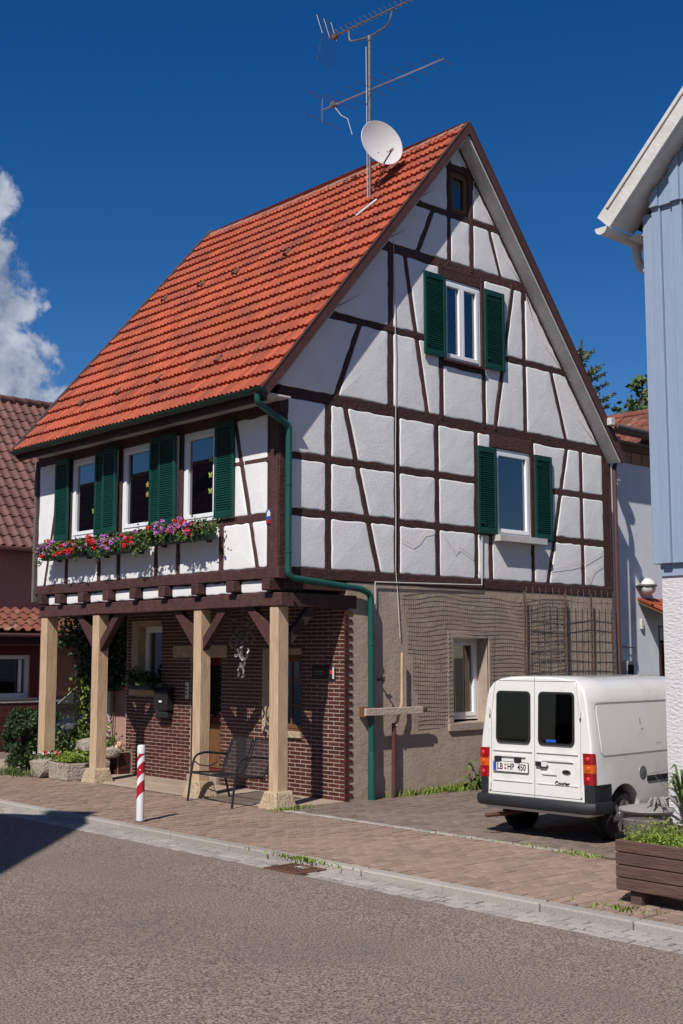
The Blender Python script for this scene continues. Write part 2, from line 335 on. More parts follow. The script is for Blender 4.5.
def textmesh(name, s, size, m, parent, depth=.003, loc=(0,0,0), rot=(0,0,0), sx=1.0, bold=0.0):
    cu = bpy.data.curves.new(name, 'FONT'); cu.body = s; cu.size = size; cu.extrude = depth; cu.align_x = 'CENTER'; cu.align_y = 'CENTER'; cu.resolution_u = 3; cu.offset = bold
    t = bpy.data.objects.new(name, cu); COL.objects.link(t); dg = bpy.context.evaluated_depsgraph_get()
    me = bpy.data.meshes.new_from_object(t.evaluated_get(dg)); bpy.data.objects.remove(t); bpy.data.curves.remove(cu)
    me.materials.clear(); o = obj(name, me, m, parent); o.location = loc; o.rotation_euler = rot; o.scale = (sx, 1, 1); return o

# ------------------------------------------------------------------ ground, road, pavement
def sheet(name, m, x0, x1, y0, y1, z, kind='structure'):
    o = MB().add([(x0,y0,z),(x1,y0,z),(x1,y1,z),(x0,y1,z)], [(0,1,2,3)]).build(name, m); return tag(o, kind=kind)
sheet('ground', 'ground', -900, 900, -900, 900, -.14)
ROADZ = -.062
rd = MB()   # cambered carriageway
xs = [-8.6, -7.4, -5.6, -4.2, -3.2, -2.62]; zs = [ROADZ-.02, ROADZ+.008, ROADZ+.022, ROADZ+.016, ROADZ+.004, ROADZ]
for i in range(len(xs)-1): rd.add([(xs[i],-60,zs[i]),(xs[i+1],-60,zs[i+1]),(xs[i+1],90,zs[i+1]),(xs[i],90,zs[i])], [(0,1,2,3)])
tag(rd.build('road', 'asphalt', smooth=True), kind='structure')
tag(part('far_pavement', 'joint', None, (-12, -8.6, -60, 90, -.13, -.02)), kind='structure')

def paver_field(host, nm, stuffname, m, x0, x1, y0, y1, lx, ly, gap, ztop, clip, budget):
    """pavers in running bond, rows along X; the pavers nearest the camera are objects, the rest one mesh"""
    me = None; cells = []
    j = 0; y = y0
    while y < y1-.02:
        off = (j % 2)*lx*.5+random.uniform(-.01, .01); x = x0-off
        while x < x1:
            a, b = max(x, x0), min(x+lx, x1)
            if b-a > .04:
                cx, cy = (a+b)/2, y+ly/2
                if clip(cx, cy): cells.append((a, b, y, min(y+ly, y1)))
            x += lx
        y += ly; j += 1
    def key(c):
        p = Vector(((c[0]+c[1])/2, (c[2]+c[3])/2, 0)); d = p-CAM; dd = d.length
        fx = d.dot(fwd); rt = d.dot(Vector((fwd.y, -fwd.x, 0)).normalized())
        return dd if fx > 0 and abs(rt/fx) < .285 else dd+100
    full = [c for c in cells if abs(c[1]-c[0]-lx) < .002]
    full.sort(key=key); top = full[:budget]; chosen = set(top)
    bb = MB(); g = gap/2; w_, h_ = lx-gap, ly-gap; e = .006
    bb.add([(-w_/2,-h_/2,-.03),(w_/2,-h_/2,-.03),(w_/2,h_/2,-.03),(-w_/2,h_/2,-.03),(-w_/2,-h_/2,-e),(w_/2,-h_/2,-e),(w_/2,h_/2,-e),(-w_/2,h_/2,-e),(-w_/2+e,-h_/2+e,0),(w_/2-e,-h_/2+e,0),(w_/2-e,h_/2-e,0),(-w_/2+e,h_/2-e,0)],
           [(0,1,5,4),(1,2,6,5),(2,3,7,6),(3,0,4,7),(4,5,9,8),(5,6,10,9),(6,7,11,10),(7,4,8,11),(8,9,10,11)])
    me = bb.mesh(nm); me.materials.append(M[m])
    for c in top:
        o = bpy.data.objects.new(nm, me); COL.objects.link(o); o.parent = host
        o.location = ((c[0]+c[1])/2, (c[2]+c[3])/2, ztop+random.uniform(-.003, .003)); o.rotation_euler = (random.uniform(-.006,.006), random.uniform(-.006,.006), random.uniform(-.012,.012))
    rest = MB()
    for c in cells:
        if c in chosen: continue
        a, b, yy, y2 = c[0]+g, c[1]-g, c[2]+g, c[3]-g; z = ztop+random.uniform(-.003, .003); t = [random.uniform(-.002, .002) for _ in range(4)]
        rest.add([(a,yy,z-.03),(b,yy,z-.03),(b,y2,z-.03),(a,y2,z-.03),(a+.004,yy+.004,z+t[0]),(b-.004,yy+.004,z+t[1]),(b-.004,y2-.004,z+t[2]),(a+.004,y2-.004,z+t[3])],
                 [(0,1,5,4),(1,2,6,5),(2,3,7,6),(3,0,4,7),(4,5,6,7)])
    tag(rest.build(stuffname, m, host, fixn=False), kind='stuff')
pave = tag(part('pavement', 'joint', None, (-2.12, .04, -30, 40, -.135, -.012)), kind='structure')
paver_field(pave, 'paver', 'distant_pavers', 'paver', -2.11, -.06, -9.0, 14.0, .215, .130, .016, 0.0, lambda x, y: True, 300)
drive = tag(part('driveway', 'joint', None, (.04, 9.5, -30, -.0, -.135, -.014)), kind='structure')
paver_field(drive, 'driveway_paver', 'distant_driveway_pavers', 'paver2', .06, 7.6, -5.4, -.02, .215, .130, .016, -.002, lambda x, y: True, 300)
arc = tag(part('arcade_floor', 'slab', None, (.04, 1.3, .0, 9.5, -.135, -.004)), kind='structure')
yy = 0.0
for k in range(8):
    part('floor_slab', 'slab', arc, (.10, .66, .02+k*.78, .02+k*.78+.77, -.02, .004+random.uniform(0, .004)), bevel=.004)
    part('floor_slab', 'slab', arc, (.67, 1.17, .02+k*.78, .02+k*.78+.77, -.02, .004+random.uniform(0, .004)), bevel=.004)
tag(part('side_yard', 'paver2', None, (-2.1+2.14, 30, 9.5, 40, -.135, -.01)), kind='structure')
tag(part('passage', 'paver2', None, (1.3, 30, 6.6, 9.5, -.135, -.011)), kind='structure')
# setts that carry on the line of the house front
row = tag(part('sett_row', 'joint', None, (-.06, .05, -5.0, -.1, -.10, -.006)), kind='structure')
y = -.15
while y > -4.95:
    ln = random.uniform(.10, .17); x = -.005+random.uniform(-.008, .008)
    part('sett', 'sett', row, (x-.045, x+.045, y-ln+.012, y, -.05, .004+random.uniform(-.003, .004)), bevel=.008); y -= ln
# kerb stones and granite gutter
kerb = tag(part('kerb', 'joint', None, (-2.245, -2.125, -30, 40, -.135, -.04)), kind='structure')
y = -9.0
while y < 12:
    ln = random.uniform(.85, 1.1); dx = random.uniform(-.006, .006)
    part('kerb_stone', 'granite', kerb, (-2.265+dx, -2.128+dx, y+.006, y+ln-.006, -.12, .004+random.uniform(-.0015, .0015)), bevel=.014); y += ln
gut = tag(part('gutter_strip', 'joint', None, (-2.64, -2.246, -30, 40, -.135, ROADZ-.006)), kind='structure')
smeshes = []
for k in range(6):
    b = MB(); a, c = random.uniform(.078, .086), random.uniform(.058, .062)
    b.box(-c, c, -a, a, -.05, 0); me = b.mesh('gutter_sett'); bevelmesh(me, .014, 2); me.materials.append(M['sett']); smeshes.append(me)
for r in range(3):
    y = -8.6+r*.06
    while y < 5.2:
        if not (-3.55 < y < -3.0 and r > 0):
            o = bpy.data.objects.new('gutter_sett', random.choice(smeshes)); COL.objects.link(o); o.parent = gut
            o.location = (-2.325-r*.125, y, ROADZ+.004+random.uniform(-.006, .004)); o.rotation_euler = (random.uniform(-.03,.03), random.uniform(-.03,.03), random.uniform(-.05,.05))
        y += .178
# road drain
dr = thing('road_drain', 'rusty cast iron drain grate in the pale gutter stones by the kerb', 'drain', (-2.45, -3.28, ROADZ))
part('drain_frame', 'rust', dr, (-.20,-.16,-.24,.24,-.05,.012), (.16,.20,-.24,.24,-.05,.012), (-.16,.16,-.24,-.20,-.05,.012), (-.16,.16,.20,.24,-.05,.012))
part('drain_pit', 'dark', dr, (-.16, .16, -.2, .2, -.06, -.045))
for k in range(7): part('drain_bar', 'rust', dr, (-.158, .158, -.18+k*.056, -.18+k*.056+.03, -.04, .006))

# ------------------------------------------------------------------ the half-timbered house
house = thing('timber_framed_house', 'half-timbered white house with orange tiled roof, green shutters and oak arcade posts', 'house')
GM = lambda a, b, d: (a, -d, b)         # gable facade: a along X, b height, d outwards
EM = lambda a, b, d: (-d, a, b)         # eaves facade: a along Y
def clip_half(poly, px, pz, nx, nz):
    out = []
    for i in range(len(poly)):
        p, q = poly[i], poly[(i+1) % len(poly)]
        dp = (p[0]-px)*nx+(p[1]-pz)*nz; dq = (q[0]-px)*nx+(q[1]-pz)*nz
        if dp >= 0: out.append(p)
        if (dp >= 0) != (dq >= 0):
            t = dp/(dp-dq); out.append((p[0]+(q[0]-p[0])*t, p[1]+(q[1]-p[1])*t))
    return out
def area(p): return .5*sum(p[i][0]*p[(i+1) % len(p)][1]-p[(i+1) % len(p)][0]*p[i][1] for i in range(len(p)))
def split_cells(cells, timbers):
    for (a0, b0, a1, b1, w_) in timbers:
        dx, dz = a1-a0, b1-b0; ln = math.hypot(dx, dz); ux, uz = dx/ln, dz/ln; nx, nz = -uz, ux; new = []
        for c in cells:
            ds = [(p[0]-a0)*nx+(p[1]-b0)*nz for p in c]
            if min(ds) > -1e-4 or max(ds) < 1e-4: new.append(c); continue
            ts = []
            for i in range(len(c)):
                d0, d1 = ds[i], ds[(i+1) % len(c)]
                if (d0 >= 0) != (d1 >= 0):
                    t = d0/(d0-d1); q = (c[i][0]+(c[(i+1) % len(c)][0]-c[i][0])*t, c[i][1]+(c[(i+1) % len(c)][1]-c[i][1])*t); ts.append((q[0]-a0)*ux+(q[1]-b0)*uz)
            lo, hi = min(ts), max(ts); ov = min(hi, ln)-max(lo, 0)
            if ov < .5*(hi-lo): new.append(c); continue
            h = w_/2-.004
            for sg in (1, -1):
                q = clip_half(c, a0+nx*h*sg, b0+nz*h*sg, nx*sg, nz*sg)
                if len(q) > 2 and abs(area(q)) > .004: new.append(q)
        cells = new
    return cells
def panel(poly, fmap, parent, proud=.011):
    if area(poly) < 0: poly = poly[::-1]
    # drop very short edges, then round the corners and wobble the outline by hand
    q = [p for i, p in enumerate(poly) if math.dist(p, poly[i-1]) > .02]
    n = len(q); ring = []
    for i in range(n):
        p0, p1, p2 = Vector(q[i-1]), Vector(q[i]), Vector(q[(i+1) % n])
        r = min(.042, (p1-p0).length*.3, (p2-p1).length*.3); d0 = (p0-p1).normalized(); d1 = (p2-p1).normalized()
        for t in (0, .5, 1):
            a, b = p1+d0*r, p1+d1*r; ring.append((a.lerp(p1, t)).lerp(p1.lerp(b, t), t))
        L_ = (p2-p1).length-2*r; k = int(L_/.13)
        nrm = Vector((-(p2-p1).y, (p2-p1).x)).normalized()
        for j in range(1, k+1): ring.append(p1+d1*(r+L_*j/(k+1))+nrm*random.uniform(-.005, .015))
    m_ = len(ring); cen = sum(ring, Vector((0, 0)))/m_
    nr = []
    for i in range(m_):
        t = (ring[(i+1) % m_]-ring[i-1]).normalized(); nr.append(Vector((-t.y, t.x)))
    vs = []; lim = min((p-cen).length for p in ring)
    for ins, d in ((0, -.06), (0, -.012), (.007, proud*.55), (.017, proud*.9), (.030, proud)):
        ii = min(ins, lim*.45)
        vs += [fmap(*(p+nr[i]*ii), d) for i, p in enumerate(ring)]
    fs = []
    for k in range(4):
        for i in range(m_): fs.append((k*m_+i, k*m_+(i+1) % m_, (k+1)*m_+(i+1) % m_, (k+1)*m_+i))
    vs.append(fmap(cen.x, cen.y, proud)); c = len(vs)-1
    for i in range(m_): fs.append((4*m_+i, 4*m_+(i+1) % m_, c))
    MB().add(vs, fs).build('plaster_panel', 'plaster', parent, smooth=50)
def beam(p0, p1, w_, fmap, parent, front=0.0, back=-.14, name='timber', m='timber', wob=.005, ext=.0):
    p0, p1 = Vector(p0), Vector(p1); d = p1-p0; ln = d.length; d.normalize(); nrm = Vector((-d.y, d.x)); p0 = p0-d*ext; ln += 2*ext
    n = max(1, int(ln/.45)); vs = []; fs = []; fr = front+random.uniform(-.004, .004); c = .009
    for i in range(n+1):
        q = p0+d*(ln*i/n)+nrm*random.uniform(-wob, wob); h = w_/2*(1+random.uniform(-.04, .04)); f2 = fr+random.uniform(-.0015, .0015)
        for a, dd in ((-h, back), (-h, f2-c), (-h+c, f2), (h-c, f2), (h, f2-c), (h, back)): vs.append(fmap(*(q+nrm*a), dd))
    for i in range(n):
        for j in range(6): fs.append((i*6+j, i*6+(j+1) % 6, (i+1)*6+(j+1) % 6, (i+1)*6+j))
    fs += [(5,4,3,2,1,0), tuple(n*6+j for j in range(6))]
    return MB().add(vs, fs).build(name, m, parent)
W, LEN = 7.4, 6.5
APX, APZ = 3.57, 10.22; LEX, LEZ = -.50, 5.38; REX, REZ = 7.50, 5.34
kl = (APZ-LEZ)/(APX-LEX); kr = (APZ-REZ)/(REX-APX); DROP = .27
lz = lambda x: LEZ+kl*(x-LEX)-DROP            # underside of roof over the gable wall
rz_ = lambda x: APZ-kr*(x-APX)-DROP
GT = [ # a0,b0,a1,b1,width
 (0, 5.485, W, 5.475, .155), (1.5, 7.945, 5.6, 7.955, .145), (2.3, 8.775, 5.0, 8.785, .10),
 (0, 3.87, W, 3.855, .095), (0, 4.63, W, 4.655, .095),
 (.05, 3.05, .05, 5.5, .16), (7.3, 3.05, 7.3, 5.5, .20),
 (.875, 3.1, .87, 5.5, .115), (2.20, 3.1, 2.21, 5.5, .115), (3.05, 3.1, 3.04, 5.5, .095), (3.91, 3.1, 3.94, 5.5, .085), (6.60, 3.1, 6.60, 5.5, .09),
 (4.31, 3.8, 4.31, 5.5, .10), (5.30, 3.8, 5.30, 5.5, .09), (4.25, 3.1, 4.25, 3.8, .09), (5.28, 3.1, 5.28, 3.8, .085),
 (1.175, 5.47, 1.83, 3.1, .095), (6.24, 5.47, 5.65, 3.1, .085), (4.31, 3.79, 5.30, 3.79, .09), (4.31, 5.315, 5.30, 5.315, .21),
 (2.085, 5.5, 2.10, 7.95, .125), (5.15, 5.5, 5.15, 7.95, .095), (3.165, 5.5, 3.165, 7.95, .095), (4.14, 5.5, 4.14, 7.95, .09),
 (.5, 6.70, 3.17, 6.70, .095), (4.14, 6.70, 6.7, 6.70, .095),
 (1.49, 6.7, .99, 5.5, .085), (5.83, 6.7, 6.23, 5.5, .085), (2.38, 7.95, 2.86, 5.5, .085), (4.89, 7.95, 4.39, 5.5, .075),
 (3.165, 6.40, 4.14, 6.40, .11), (3.165, 7.812, 4.14, 7.812, .17),
 (3.03, 8.78, 2.64, 7.95, .085), (3.37, 7.95, 3.37, 9.6, .085), (3.89, 7.95, 3.89, 9.6, .095), (4.31, 8.78, 4.61, 7.95, .075),
 (3.2, 9.57, 4.1, 9.57, .10)]
apx_w = (lz(0)+kr*APX-(APZ-DROP)) ; 
outline = [(0, 3.12), (W, 3.12), (W, rz_(W)), (APX, APZ-DROP), (0, lz(0))]
cells = split_cells([outline], GT)
GWIN = [(3.21, 4.09, 6.45, 7.73), (4.36, 5.26, 3.83, 5.21), (3.41, 3.84, 8.82, 9.52)]
def centroid(p): return (sum(q[0] for q in p)/len(p), sum(q[1] for q in p)/len(p))
for c in cells:
    cx, cz = centroid(c)
    if any(a0 < cx < a1 and b0 < cz < b1 for a0, a1, b0, b1 in GWIN): continue
    panel(c, GM, house)
def clipseg(t, poly):
    a0, b0, a1, b1, w_ = t; t0, t1 = 0., 1.
    if area(poly) < 0: poly = poly[::-1]
    for i in range(len(poly)):
        p, q = poly[i], poly[(i+1) % len(poly)]; nx, nz = -(q[1]-p[1]), q[0]-p[0]
        d0 = (a0-p[0])*nx+(b0-p[1])*nz; d1 = (a1-p[0])*nx+(b1-p[1])*nz
        if d0 < 0 and d1 < 0: return None
        if d0 < 0: t0 = max(t0, d0/(d0-d1))
        if d1 < 0: t1 = min(t1, d0/(d0-d1))
    return (a0+(a1-a0)*t0, b0+(b1-b0)*t0, a0+(a1-a0)*t1, b0+(b1-b0)*t1, w_)
big = [(0-.02, 3.0), (W+.02, 3.0), (W+.02, rz_(W)), (APX, APZ-DROP), (-.02, lz(0))]
for k, t in enumerate(GT):
    t = clipseg(t, big)
    if not t: continue
    if k in (3, 4):      # the two rails stop at the window posts
        zat = lambda x: t[1]+(t[3]-t[1])*(x-t[0])/(t[2]-t[0])
        beam(t[:2], (4.31, zat(4.31)), t[4], GM, house, front=.0028); beam((5.30, zat(5.30)), t[2:4], t[4], GM, house, front=.0028)
    else: beam(t[:2], t[2:4], t[4], GM, house, front=.001+(k % 5)*.0018)
beam((APX, APZ-DROP-.07), (W, rz_(W)-.07), .13, GM, house, front=.006); beam((0, lz(0)-.07), (APX, APZ-DROP-.07), .13, GM, house, front=.008)
beam((-.02, 3.055), (W, 3.04), .15, GM, house, front=.014)

# eaves facade
ET = [(-.02, 5.29, LEN+.02, 5.29, .20), (.12, 3.0, .12, 5.4, .26), (6.50, 3.0, 6.50, 5.4, .16),
 (.1, 3.80, LEN, 3.79, .10), (.2, 4.575, 1.33, 4.59, .075), (LEN-.1, 4.51, 5.47, 4.515, .075),
 (5.475, 3.8, 5.475, 5.3, .10), (4.515, 3.8, 4.515, 5.3, .10), (3.935, 3.8, 3.935, 5.3, .10), (2.945, 3.8, 2.945, 5.3, .10), (2.275, 3.8, 2.275, 5.3, .10), (1.325, 3.8, 1.325, 5.3, .10),
 (5.52, 3.05, 5.52, 3.8, .105), (4.50, 3.05, 4.50, 3.8, .105), (3.92, 3.05, 3.92, 3.8, .105), (2.89, 3.05, 2.89, 3.8, .105), (2.31, 3.05, 2.31, 3.8, .105), (1.26, 3.05, 1.26, 3.8, .115),
 (.97, 5.2, .43, 3.05, .085), (5.74, 5.2, 6.26, 3.05, .075)]
EWIN = [(4.57, 5.42, 3.86, 5.185), (3.0, 3.88, 3.86, 5.185), (1.38, 2.22, 3.86, 5.185)]
eout = [(0, 3.12), (LEN, 3.12), (LEN, 5.30), (0, 5.30)]
for c in split_cells([eout], ET):
    cx, cz = centroid(c)
    if any(a0 < cx < a1 and b0 < cz < b1 for a0, a1, b0, b1 in EWIN): continue
    panel(c, EM, house)
for k, t in enumerate(ET): beam(t[:2], t[2:4], t[4], EM, house, front=.001+(k % 5)*.0018)
beam((-.06, 3.045), (LEN-.10, 3.045), .145, EM, house, front=.035, back=-.2)
# joist ends over the arcade beam, white filling between, arcade beam
JY = [6.22, 5.62, 4.87, 4.12, 3.35, 2.57, 1.74, .92, .14]
for y in JY: part('joist_end', 'timber', house, (-.115, .5, y-.08, y+.08, 2.81, 2.965), bevel=.012)
for a, b in zip(JY[1:], JY[:-1]):
    panel([(a+.09, 2.792), (b-.09, 2.792), (b-.09, 2.965), (a+.09, 2.965)], lambda u, v, d: (.03-d, u, v), house)
beam((-.10, 2.695), (LEN-.14, 2.69), .175, EM, house, front=.025, back=-.18, name='arcade_beam')
part('arcade_beam', 'timber', house, (.20, 1.40, -.012, .17, 2.60, 2.785), bevel=.01)
part('fascia_beam', 'timber', house, (.10, 1.42, .012, .16, 2.835, 2.966), bevel=.008)
part('arcade_ceiling', 'ceil', house, (.19, 1.35, .17, LEN, 2.79, 2.82))
part('dark_room_sheet', 'dark', house, (1.45, 6.9, .62, .66, .1, 2.83), (.70, 6.8, .62, .66, 2.86, 5.3), (1.5, 5.4, .62, .66, 5.32, 7.4), (3.0, 4.1, .62, .66, 7.42, 9.2), (.62, .66, .70, 6.38, 2.9, 5.3), (.16, .62, 6.32, 6.36, 2.9, 5.3), (.66, 6.6, .70, 6.3, 2.835, 2.858))  # near-black sheets standing in for the unlit rooms behind the panes
part('rear_wall', 'plaster', house, (W-.12, W, .15, LEN, 0, 5.4), (1.2, W-.12, LEN-.12, LEN, 0, 5.35), (.15, 1.2, LEN-.10, LEN-.01, 2.84, 5.3))
MB().prism([(0, 5.35), (W, 5.35), (APX, APZ-DROP)], lambda a, b, d: (a, LEN-d, b), .02, .12).build('rear_gable', 'plaster', house)
part('corner_board', 'weathered', house, (-.03, .06, LEN+.085, LEN+.15, 2.86, 5.30), bevel=.006)
# oak posts on sandstone feet with braces
POSTS = [(.0, .0, .18), (0, 1.72, .18), (0, 4.47, .19), (0, 6.12, .21)]
for px, py, w_ in POSTS:
    b = MB(); n = 8
    for i in range(n):
        z0, z1 = .30+(2.605-.30)*i/n, .30+(2.605-.30)*(i+1)/n
    ring = []
    for i in range(n+1):
        z = .20+(2.605-.20)*i/n; e = random.uniform(-.003, .003)
        ring += [(px+e, py+e, z), (px+w_+e, py, z), (px+w_, py+w_, z), (px+e, py+w_+e, z)]
    fs = [(k*4+j, k*4+(j+1) % 4, (k+1)*4+(j+1) % 4, (k+1)*4+j) for k in range(n) for j in range(4)]+[(3,2,1,0), tuple(n*4+j for j in range(4))]
    me = MB().add(ring, fs).mesh('post'); bevelmesh(me, .008, 1, 60); obj('post', me, 'oak', house)
    c = (px+w_/2, py+w_/2); bb = MB()
    h0, h1 = w_/2+.105, w_/2+.045
    bb.hexa([(c[0]-h0,c[1]-h0,-.05),(c[0]+h0,c[1]-h0,-.05),(c[0]+h0,c[1]+h0,-.05),(c[0]-h0,c[1]+h0,-.05),(c[0]-h1,c[1]-h1,.215),(c[0]+h1,c[1]-h1,.215),(c[0]+h1,c[1]+h1,.215),(c[0]-h1,c[1]+h1,.215)])
    me = bb.mesh('post_base'); bevelmesh(me, .03, 2)
    for v in me.vertices: v.co += Vector((random.uniform(-.008,.008), random.uniform(-.008,.008), random.uniform(-.006,.006)))
    obj('post_base', me, 'stone', house)
    for sg in (-1, 1):
        if py == 0 and sg < 0: continue
        if py > 6: continue
        y0 = c[1]+sg*w_/2; yb = (y0, 2.10); yt = (y0+sg*.50, 2.60)
        MB().prism([(y0-sg*.01, 2.02), (y0-sg*.01, 2.20), (y0+sg*.40, 2.612), (y0+sg*.58, 2.612)], lambda a, bz, d: (px+d, a, bz), .035, w_-.045).build('brace', 'timber', house)
    if py == 0: MB().prism([(.17, 2.02), (.17, 2.20), (.56, 2.60), (.74, 2.60)], lambda a, bz, d: (a, d, bz), .04, .13).build('brace', 'timber', house)

# brick ground floor behind the arcade, bricks laid in stretcher bond
BX = 1.18
HOLES = [(4.47, 5.34, 1.36, 2.54), (2.86, 3.62, -.1, 1.93), (.92, 1.62, .86, 1.99), ]
brickhost = part('brick_wall', 'mortar', house, (BX+.012, BX+.2, 0.012, .90, 0, 2.79), (BX+.012, BX+.2, .90, 1.64, 0, .84), (BX+.012, BX+.2, .90, 1.64, 2.01, 2.79), (BX+.012, BX+.2, 1.64, 2.82, 0, 2.79), (BX+.012, BX+.2, 2.82, 3.62, 1.95, 2.79),
                 (BX+.012, BX+.2, 3.62, 4.45, 0, 2.79), (BX+.012, BX+.2, 4.45, 5.36, 0, 1.34), (BX+.012, BX+.2, 4.45, 5.36, 2.56, 2.79), (BX+.012, BX+.2, 5.36, 5.52, 0, 2.79))
BL, BH, BG = .235, .041, .015
bricks = []; r = 0; z = .0
while z < 2.74:
    y = .0-(r % 2)*BL/2
    while y < 5.5:
        a, b = max(y, 0.0), min(y+BL, 5.5)
        segs = [(a, b)]
        for h0, h1, g0, g1 in HOLES:
            if z+BH > g0 and z < g1:
                ns = []
                for s0, s1 in segs:
                    if s1 <= h0 or s0 >= h1: ns.append((s0, s1)); continue
                    if s0 < h0: ns.append((s0, h0))
                    if s1 > h1: ns.append((h1, s1))
                segs = ns
        for s0, s1 in segs:
            if s1-s0 > .05: bricks.append((s0, s1, z))
        y += BL
    z += BH+BG; r += 1
full = [b for b in bricks if abs(b[1]-b[0]-BL) < .002 and b[2] > .05]; full.sort(key=lambda b: (Vector((BX, (b[0]+b[1])/2, b[2]))-CAM).length)
chosen = set(full[:300])
b = MB(); b.box(-.012, .012, -(BL-BG)/2, (BL-BG)/2, -BH/2, BH/2); bme = b.mesh('brick'); bevelmesh(bme, .003); bme.materials.append(M['brick'])
for c in full[:300]:
    o = bpy.data.objects.new('brick', bme); COL.objects.link(o); o.parent = brickhost; o.location = (BX+.0185+random.uniform(-.0015, .0015), (c[0]+c[1])/2, c[2]+BH/2+.005)
rest = MB()
for c in bricks:
    if c in chosen: continue
    e = random.uniform(-.002, .002); rest.box(BX+.0065+e, BX+.02, c[0]+BG/2, c[1]-BG/2, c[2]+.005, c[2]+.005+BH)
# reveals of the door niche and the toothed return on the gable
for r_ in range(34):
    z = r_*(BH+BG)+.005; rest.box(BX+.02, BX+.42, 3.615-.004, 3.635, z, z+BH) if z < 1.85 else None
for r_ in range(49):
    z = r_*(BH+BG)+.005; ln = .13 if r_ % 2 else .055
    rest.box(BX-.0, BX+ln, -.016, .02, z, z+BH)
tag(rest.build('distant_bricks', 'brick', brickhost), kind='stuff')
# ground floor render on the gable side with the window opening
GF = [(BX+.05, 3.35), (3.35, 4.15), (4.15, W)]
part('rendered_wall', 'render', house, (BX+.04, 3.35, 0, .3, -.1, 2.966), (4.15, W, 0.0, .3, -.1, 2.966), (3.35, 4.15, 0.0, .3, -.1, .97), (3.35, 4.15, 0.0, .3, 2.22, 2.966))
part('window_surround', 'mortar', house, (3.24, 3.35, -.022, .02, .97, 2.32), (4.15, 4.27, -.022, .02, .97, 2.32), (3.35, 4.15, -.022, .02, 2.22, 2.32), (3.24, 4.27, -.035, .02, .85, .965), bevel=.006)

def window(fmap, a0, a1, b0, b1, two=False, depth=-.045, fw=.06, m='upvc', sill=None, parent=house, muntin=False):
    def ring(A0, A1, B0, B1, t, d0, d1):
        q = MB()
        for (u0, u1, v0, v1) in ((A0, A0+t, B0, B1), (A1-t, A1, B0, B1), (A0+t, A1-t, B0, B0+t), (A0+t, A1-t, B1-t, B1)):
            q.prism([(u0, v0), (u1, v0), (u1, v1), (u0, v1)], fmap, d0, d1)
        return q
    fr = obj('window', bevelmesh(ring(a0, a1, b0, b1, fw, depth-.07, depth).mesh('window'), .004), m, parent)
    spans = [(a0+fw*.8, a1-fw*.8)] if not two else [(a0+fw*.8, (a0+a1)/2), ((a0+a1)/2, a1-fw*.8)]
    for s0, s1 in spans:
        obj('sash', bevelmesh(ring(s0, s1, b0+fw*.8, b1-fw*.8, .058, depth-.06, depth+.012).mesh('sash'), .004), m, fr)
        MB().prism([(s0+.05, b0+fw*.8+.05), (s1-.05, b0+fw*.8+.05), (s1-.05, b1-fw*.8-.05), (s0+.05, b1-fw*.8-.05)], fmap, depth-.035, depth-.029).build('pane', 'glass', fr)
        if muntin:
            for k in (1, 2):
                zz = b0+(b1-b0)*k/3; MB().prism([(s0, zz-.012), (s1, zz-.012), (s1, zz+.012), (s0, zz+.012)], fmap, depth-.05, depth-.01).build('glazing_bar', m, fr)
            cc = (s0+s1)/2; MB().prism([(cc-.012, b0+.06), (cc+.012, b0+.06), (cc+.012, b1-.06), (cc-.012, b1-.06)], fmap, depth-.051, depth-.011).build('glazing_bar', m, fr)
    if sill: MB().prism([(a0-sill[0], b0-.10), (a1+sill[1], b0-.10), (a1+sill[1], b0-.005), (a0-sill[0], b0-.005)], fmap, depth-.05, .16).build('sill', 'soffit', fr)
    return fr
def curtain(fmap, a0, a1, b0, b1, d, parent, dip=.0):
    q = MB(); n = 22; top = []; bot = []
    for i in range(n+1):
        a = a0+(a1-a0)*i/n; dd = d+.012*math.sin(i*1.9); t = i/n
        top.append(fmap(a, b1, dd)); bot.append(fmap(a, b0+dip*(4*t*(1-t)), dd))
    q.add(top+bot, [(i, i+1, n+2+i, n+1+i) for i in range(n)]); return q.build('curtain', 'curtain', parent, smooth=True)
def shutter(fmap, a0, a1, b0, b1, d0=.035, parent=house, tilt=0.0):
    f2 = (lambda a, b, d: fmap(a, b, d+tilt*(a-a0))) if tilt else fmap
    q = MB(); t = .055; th = .035
    for (u0, u1, v0, v1) in ((a0, a0+t, b0, b1), (a1-t, a1, b0, b1), (a0+t, a1-t, b0, b0+.09), (a0+t, a1-t, b1-.09, b1)):
        q.prism([(u0, v0), (u1, v0), (u1, v1), (u0, v1)], f2, d0, d0+th)
    s = obj('shutter', bevelmesh(q.mesh('shutter'), .004), 'green', parent)
    lv = MB(); z = b0+.09; n = int((b1-b0-.18)/.033); st = (b1-b0-.18)/n
    for i in range(n):
        z0 = z+i*st; vs = [f2(a0+t*.9, z0-.004, d0+.030), f2(a1-t*.9, z0-.004, d0+.030), f2(a1-t*.9, z0+st*.9, d0+.008), f2(a0+t*.9, z0+st*.9, d0+.008),
              f2(a0+t*.9, z0-.010, d0+.026), f2(a1-t*.9, z0-.010, d0+.026), f2(a1-t*.9, z0+st*.9-.006, d0+.004), f2(a0+t*.9, z0+st*.9-.006, d0+.004)]
        lv.hexa([vs[4], vs[5], vs[6], vs[7], vs[0], vs[1], vs[2], vs[3]])
    tag(lv.build('louvres', 'green', s), kind='stuff')
    # hinges
    for zz in (b0+.16, b1-.16): MB().prism([(a0+.01, zz-.012), (a0+.10, zz-.012), (a0+.10, zz+.012), (a0+.01, zz+.012)], f2, d0+th-.001, d0+th+.006).build('hinge', 'green', s)
    return s
for a0, a1, b0, b1 in EWIN: window(EM, a0, a1, b0, b1, depth=-.02, sill=None, fw=.07)
